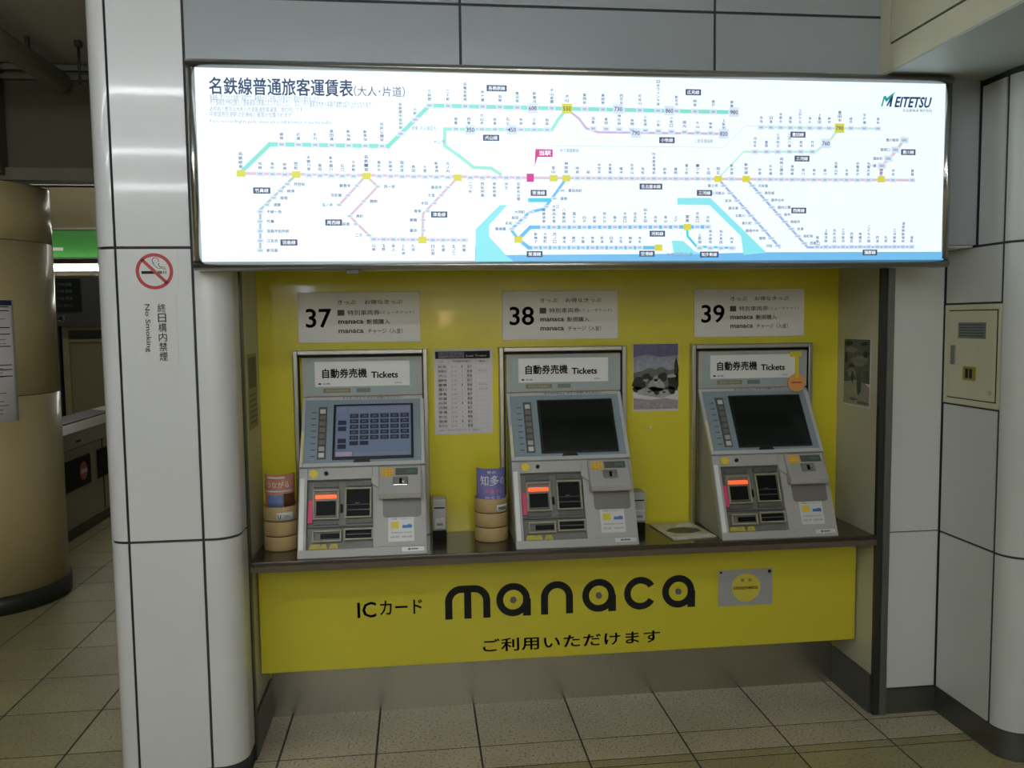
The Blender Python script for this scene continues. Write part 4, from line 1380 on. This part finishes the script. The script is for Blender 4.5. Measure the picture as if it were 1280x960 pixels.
def tub(x, y, label):
    t = empty('leaflet_tub', (x, y, ZC), label, 'tub', 'pale wooden leaflet tubs on the counter')
    r = .064
    for k in range(3):
        z = k * .056
        o = MB()
        prof = [(r - .001, z + .001), (r + .0005, z + .004), (r + .0005, z + .051), (r - .001, z + .054)]
        n = 36
        vs, fs = [], []
        for (rr_, zz) in prof:
            for i in range(n):
                a = 2 * math.pi * i / n
                vs.append((rr_ * math.cos(a), rr_ * math.sin(a), zz))
        for j in range(3):
            for i in range(n):
                fs.append((j * n + i, j * n + (i + 1) % n, (j + 1) * n + (i + 1) % n, (j + 1) * n + i))
        if k == 0: fs.append(tuple(range(n)))
        o.add(vs, fs, True)
        oo = o.build('wooden_ring', M['wood'], t)
        sol = oo.modifiers.new('wall', 'SOLIDIFY'); sol.thickness = .005; sol.offset = -1
    for z in (.0525, .1085):
        o = MB(); curved_sheet(o, r - .001, 0, 360, z, z + .0065, .004, 36); o.build('dark_joint', M['wood_dark'], t)
    return t


def curved_sheet(mb, r, a0, a1, z0, z1, th=.003, n=16):
    vs, fs = [], []
    for i in range(n + 1):
        a = R(a0 + (a1 - a0) * i / n)
        for rr_ in (r, r - th):
            for z in (z0, z1):
                vs.append((rr_ * math.cos(a), rr_ * math.sin(a), z))
    for i in range(n):
        A_, B_ = 4 * i, 4 * i + 4
        fs += [(A_, B_, B_ + 1, A_ + 1), (A_ + 2, A_ + 3, B_ + 3, B_ + 2), (A_ + 1, B_ + 1, B_ + 3, A_ + 3), (A_, A_ + 2, B_ + 2, B_)]
    fs += [(0, 1, 3, 2), (4 * n, 4 * n + 2, 4 * n + 3, 4 * n + 1)]
    return mb.add(vs, fs, True)


def wrap_text(mb, body, r, am, span, z0, z1, bold=.01):
    vs, fs, a0, a1, b0, b1 = text_geo(body, bold, 2)
    mb.add([(r * math.cos(R(am - span / 2 + (a - a0) / (a1 - a0) * span)), r * math.sin(R(am - span / 2 + (a - a0) / (a1 - a0) * span)), z0 + (b - b0) / (b1 - b0) * (z1 - z0)) for a, b in vs], fs)


t1 = tub(-1.198, .355, 'wooden leaflet tub in the left corner, holding pink and blue leaflets')
lbl = MB(); curved_sheet(lbl, .0668, -95, -40, .118, .146, .001)
lbl.build('paper_label', M['sticker_white'], t1)
l2 = MB(); wrap_text(l2, 'U', .0670, -86, 10, .124, .140, .03); wrap_text(l2, 'ご自由に', .0670, -64, 28, .125, .138)
l2.build('label_print', M['ink_navy'], t1)
lf1 = empty('leaflet_roll', (-1.198, .355, ZC + .02), 'curled salmon and blue leaflets standing in the left corner tub', 'leaflet', 'curled leaflets in the wooden tubs')
o = MB(); curved_sheet(o, .0545, -170, -10, .0, .265, .002); o.build('salmon_leaflet', M['book_pink'], lf1)
o = MB(); curved_sheet(o, .0560, -135, -72, .135, .190, .0012); o.build('blue_leaflet', M['book_blue'], lf1)
o = MB(); curved_sheet(o, .0564, -70, -20, .135, .194, .0010); o.build('dark_leaflet', M['wood_dark'], lf1)
o = MB(); wrap_text(o, 'つながる', .0552, -92, 92, .216, .240); curved_sheet(o, .0551, -150, -30, .200, .206, .0006); curved_sheet(o, .0551, -140, -60, .250, .257, .0006)
o.build('leaflet_print', M['leaf_white'], lf1)

t4 = tub(-.408, .360, 'wooden leaflet tub left of machine 38, holding a purple leaflet')
lbl = MB(); curved_sheet(lbl, .0668, -75, -30, .116, .144, .001)
lbl.build('paper_label', M['sticker_white'], t4)
l2 = MB(); wrap_text(l2, 'manaca', .0670, -54, 34, .124, .137, .03)
l2.build('label_print', M['ink'], t4)
lf2 = empty('leaflet_roll', (-.408, .360, ZC + .02), 'curled purple leaflet with white characters in the tub left of machine 38', 'leaflet', 'curled leaflets in the wooden tubs')
o = MB(); curved_sheet(o, .057, -165, -18, .0, .262, .002); o.build('purple_leaflet', M['book_purple'], lf2)
o = MB(); wrap_text(o, '知多', .0576, -100, 76, .196, .236, .02); wrap_text(o, 'の', .0576, -46, 22, .200, .228, .01); wrap_text(o, '春の', .0576, -92, 34, .243, .254); wrap_text(o, 'めぐり', .0576, -88, 60, .146, .156)
o.build('white_print', M['print_white'], lf2)
o = MB(); wrap_text(o, '半島', .0576, -100, 40, .166, .184, .02); wrap_text(o, 'きっぷ', .0576, -58, 34, .166, .182, .02)
o.build('pink_print', M['print_pink'], lf2)


def dispenser(x, y, label, s=1.0):
    d = empty('dispenser', (x, y, ZC), label, 'dispenser', 'small grey boxes beside the ticket machines')
    MB().box(-.026, .026, -.035, .035, 0, .038).build('base', M['black'], d, bevel=.003)
    MB().box(-.027, .027, -.037, .037, .038, .160).build('casing', M['m_grey'], d, bevel=.005)
    MB().box(-.022, .022, -.045, -.037, .046, .090).build('front_pocket', M['white_plastic'], d, bevel=.004)
    MB().box(-.020, .020, -.0385, -.037, .125, .130).build('slit', M['ink'], d)
    MB().box(-.012, .012, -.0456, -.045, .060, .070).build('mark', M['silver'], d)
    return d


dispenser(-.607, .395, 'small grey box with a white front pocket right of machine 37')
dispenser(.178, .395, 'small grey box standing half hidden right of machine 38')

pm = empty('pamphlet', (.31, .33, ZC + .001), 'glossy pamphlet lying flat on the counter left of machine 39', 'pamphlet')
q0 = [(-.090, .150), (-.040, -.120), (.150, -.100), (.118, .150)]
q0 = [(-.062, .135), (-.038, -.118), (.140, -.092), (.112, .140)]
MB().prism(q0, 0, .004).build('cover', M['leaf_img'], pm)
t = MB().prism([(-.030, .010), (.0, -.03), (.06, -.035), (.11, -.01), (.105, .03), (.06, .055), (.0, .05)], .0040, .0044).build('dark_picture', M['leaf_dark'], pm)
t = MB().prism([(-.038, -.112), (.136, -.088), (.134, -.055), (.06, -.052), (-.02, -.080), (-.034, -.07)], .0040, .0045).build('white_strip', M['leaf_white'], pm)
t = MB().prism([(.03, .07), (.10, .06), (.108, .125), (.06, .12)], .0040, .0044).build('pale_picture', M['leaf_white'], pm)

# round screw on the yellow wall
tag(MB().cyl((.262, YB - .004, 1.115), .0045, .004, 'y', 14).build('wall_screw', M['sticker_white'], None), 'small pale screw on the yellow wall under the scenery poster', 'screw')

# ================================================================== LEFT BACKGROUND
rc = empty('round_column', (-3.13, 2.20, 0), 'thick round cream column at the left edge, with a dark base', 'column')
for z0, z1, nn in ((.10, 1.18, 0), (1.184, 2.02, 1), (2.024, 2.33, 2)):
    MB().cyl((0, 0, z0), .385, z1 - z0, 'z', 72).build('column_drum', M['column'], rc)
MB().cyl((0, 0, .02), .382, 2.30, 'z', 60).build('column_core', M['joint'], rc)
MB().cyl((0, 0, 0), .398, .10, 'z', 72).build('base_ring', M['trim_dark'], rc)
no = empty('column_notice', (-3.13, 2.20, 1.05), 'white information sheet with a blue top edge on the round column', 'notice')
o = MB(); curved_sheet(o, .389, -100, -40, 0, .65, .003, 24); o.build('sheet', M['paper'], no)
o = MB(); curved_sheet(o, .3898, -100, -41, .620, .648, .001, 24); o.build('blue_header', M['ink_navy'], no)
o = MB()
for z in (.610, .590, .500, .465, .400, .300, .275, .240):
    curved_sheet(o, .3898, -98, -43, z, z + .005, .001, 18)
o.build('ruled_lines', M['ink'], no)
o = MB()
for i in range(26):
    z = .04 + i * .022
    curved_sheet(o, .3896, -97, -46 - random.uniform(0, 14), z, z + .004, .0006, 12)
o.build('small_print', M['ink_grey'], no)

bm_ = MB().box(-6.9, -1.70, 1.99, 2.5, 2.40, 2.95).build('trim_4', M['beam_brown']); struct(bm_, 'dark brown ceiling beam above the round column')
b4 = MB().box(-6.9, -1.70, 1.95, 1.99, 2.335, 2.40).box(-6.9, -1.70, 1.95, 1.99, 2.86, 2.885).box(-6.9, -1.70, 1.96, 1.99, 2.91, 2.94).build('trim_5', M['ledge']); struct(b4, 'grey ledges along the dark ceiling beam')
b5 = MB().box(-3.40, -2.83, 1.90, 1.985, 2.36, 2.95).build('trim_6', M['beam_brown']); struct(b5, 'dark boxed pipe cover on the ceiling beam')
dc = empty('ceiling_duct', (-2.52, 1.0, 2.84), 'round grey pipe running under the ceiling at the top left', 'pipe')
o = MB().tube([(0, -1.2, .0), (0, .93, .0)], .055, 20); o.build('pipe', M['duct'], dc)
for yh in (.55, -.60):
    MB().box(-.01, .01, yh, yh + .02, .05, .11).build('hanger', M['trim_dark'], dc)
hk = MB().cyl((-2.30, 1.60, 2.74), .007, .21, 'z', 10).box(-2.315, -2.285, 1.585, 1.615, 2.92, 2.95).build('ceiling_hanger', M['trim_dark'])
tag(hk, 'thin dark rod hanging from the ceiling near the pillar', 'rod')

pl_ = empty('passage_fill_lamp', (-3.4, 4.4, 2.95), 'added fluorescent batten brightening the ticket gates, hidden behind the dark beam', 'lamp')  # unseen batten added to brighten the booth and gates
MB().box(-1.3, 1.3, -.05, .05, -.07, 0).build('housing', M['white_plastic'], pl_)
MB().cyl((-1.25, 0, -.095), .016, 2.5, 'x', 8).build('fluorescent_tube', mat('passage_fill_tube', (1, .97, .88), .4, emit=12), pl_)

# far concourse: fascia, green sign, strip lamp, board
YF = 6.0
w2 = MB().box(-6.9, -1.70, YF + .10, YF + .2, 0, 2.95).build('wall_far', M['far_beige']); struct(w2)
fa = MB().box(-6.9, -1.70, YF - .05, YF + .10, 2.53, 2.93).build('trim_7', M['far_beige']); struct(fa, 'beige fascia above the green sign')
fb_ = MB().box(-6.9, -1.70, YF - .07, YF - .05, 2.515, 2.535).build('trim_8', M['gate_top']); struct(fb_)
gs = empty('green_sign', (-3.6, YF, 2.24), 'long green sign band glimpsed behind the round column', 'sign')
MB().box(-1.4, 1.4, -.06, .10, 0, .265).build('sign_face', M['green'], gs)
MB().box(-1.4, 1.4, -.062, .10, -.012, 0).build('lower_edge', M['trim_dark'], gs)
MB().box(-.72, -.55, -.0605, -.060, .07, .10).build('white_arrow', M['white_plastic'], gs)
sl = empty('strip_lamp', (-3.6, YF - .10, 2.12), 'bright white strip lamp under the green sign', 'lamp')
MB().tube([(-1.3, 0, .015), (1.3, 0, .015)], .028, 14).build('tube', M['lamp_white'], sl)
MB().box(-1.35, 1.35, .03, .20, -.01, .06).build('housing', M['far_cream'], sl)
db = empty('departure_board', (-4.0, YF - .12, 1.70), 'dark hanging board with faint text under the strip lamp', 'board')
MB().box(-.5, 1.4, 0, .1, -.10, .36).build('case', M['far_dark'], db)
MB().box(-.45, .02, -.01, 0, .0, .33).build('display', M['board'], db)
o = MB()
for i in range(4):
    put_text(o, ['普通 17:42 岩倉', '急行 17:45 豊橋', '準急 17:51 常滑', '普通 17:56 須ヶ口'][i], -.28, -.06, .26 - i * .07, .29 - i * .07, -.0105, .0, 1)
o.build('board_text', M['led'], db)
pn = empty('platform_sign', (-4.15, YF - .16, 1.58), 'small dark sign with a white figure 4 below the board', 'sign')
MB().box(-.14, .5, 0, .02, -.02, .10).build('plate', M['far_dark'], pn)
o = MB(); put_text(o, '4', -.07, .02, .02, .085, -.0005, .04, 2); put_text(o, '番線', .05, .11, .035, .07, -.0005, .02, 1)
o.build('number', M['white_plastic'], pn)
bo = empty('station_booth', (-3.9, YF - .02, 0), 'cream framed booth window with a blind beyond the ticket gates', 'booth')
fz = 1.58
MB().box(-.32, -.26, 0, .08, .3, fz).box(-.26, 1.3, 0, .08, fz - .06, fz).box(-.26, 1.3, 0, .08, .3, .36).build('frame', M['far_cream'], bo)
MB().box(-.26, 1.3, .04, .08, 1.42, fz - .06).build('upper_pane', M['far_dark'], bo)
MB().box(-.26, 1.3, .03, .08, .36, 1.42).build('blind', M['far_blind'], bo)
MB().box(-.26, 1.3, .01, .05, 1.40, 1.43).build('transom', M['far_cream'], bo)
np_ = MB().box(-4.36, -4.24, YF - .04, YF + .08, .02, 1.62).build('navy_post', M['far_navy']); tag(np_, 'dark navy post beside the cream booth window', 'post')

# ticket gate
GX = -3.2


def gate(y0, y1, label, x=GX):
    g = empty('ticket_gate', (x, (y0 + y1) / 2, 0), label, 'ticket gate', 'automatic ticket gates')
    L = (y1 - y0) / 2
    MB().box(-.26, 0, -L, L, .08, .66).build('body', M['gate_body'], g, bevel=.01)
    MB().prism([(-.27, .66), (.006, .66), (.006, .78), (-.04, .83), (-.27, .85)], -L, L, 'y').build('top_unit', M['gate_top'], g, bevel=.01)
    MB().prism([(-.24, .850), (-.06, .834), (-.06, .840), (-.24, .856)], -L * .8, L * .5, 'y').build('top_panel', M['ink'], g)
    MB().box(-.25, -.008, -L + .01, L - .01, 0, .08).build('plinth', M['trim_dark'], g)
    for k, c in enumerate((-L + .33, -L + .93, -L + 1.40)):
        bx = MB().box(.0, .012, c - (.25 if k == 0 else .2), c + (.25 if k == 0 else .2), .36, .59).build('flap_box', M['black'], g, bevel=.008)
        MB().cyl((.012, c + .10, .475), .068, .004, 'x', 28).build('disc', M['gate_red'], bx)
        MB().box(.016, .019, c + .045, c + .155, .461, .489).build('white_bar', M['gate_white'], bx)
    MB().box(-.002, .003, -.006, .006, .10, .66).build('body_seam', M['ink'], g)
    MB().box(.004, .008, -L * .6, -L * .5, .70, .715).build('small_label', M['ink'], g)
    return g


gate(3.25, 4.95, 'light grey automatic ticket gate with red disc markers, behind the column')

print('tiles', cnt, 'objects', len(bpy.data.objects))
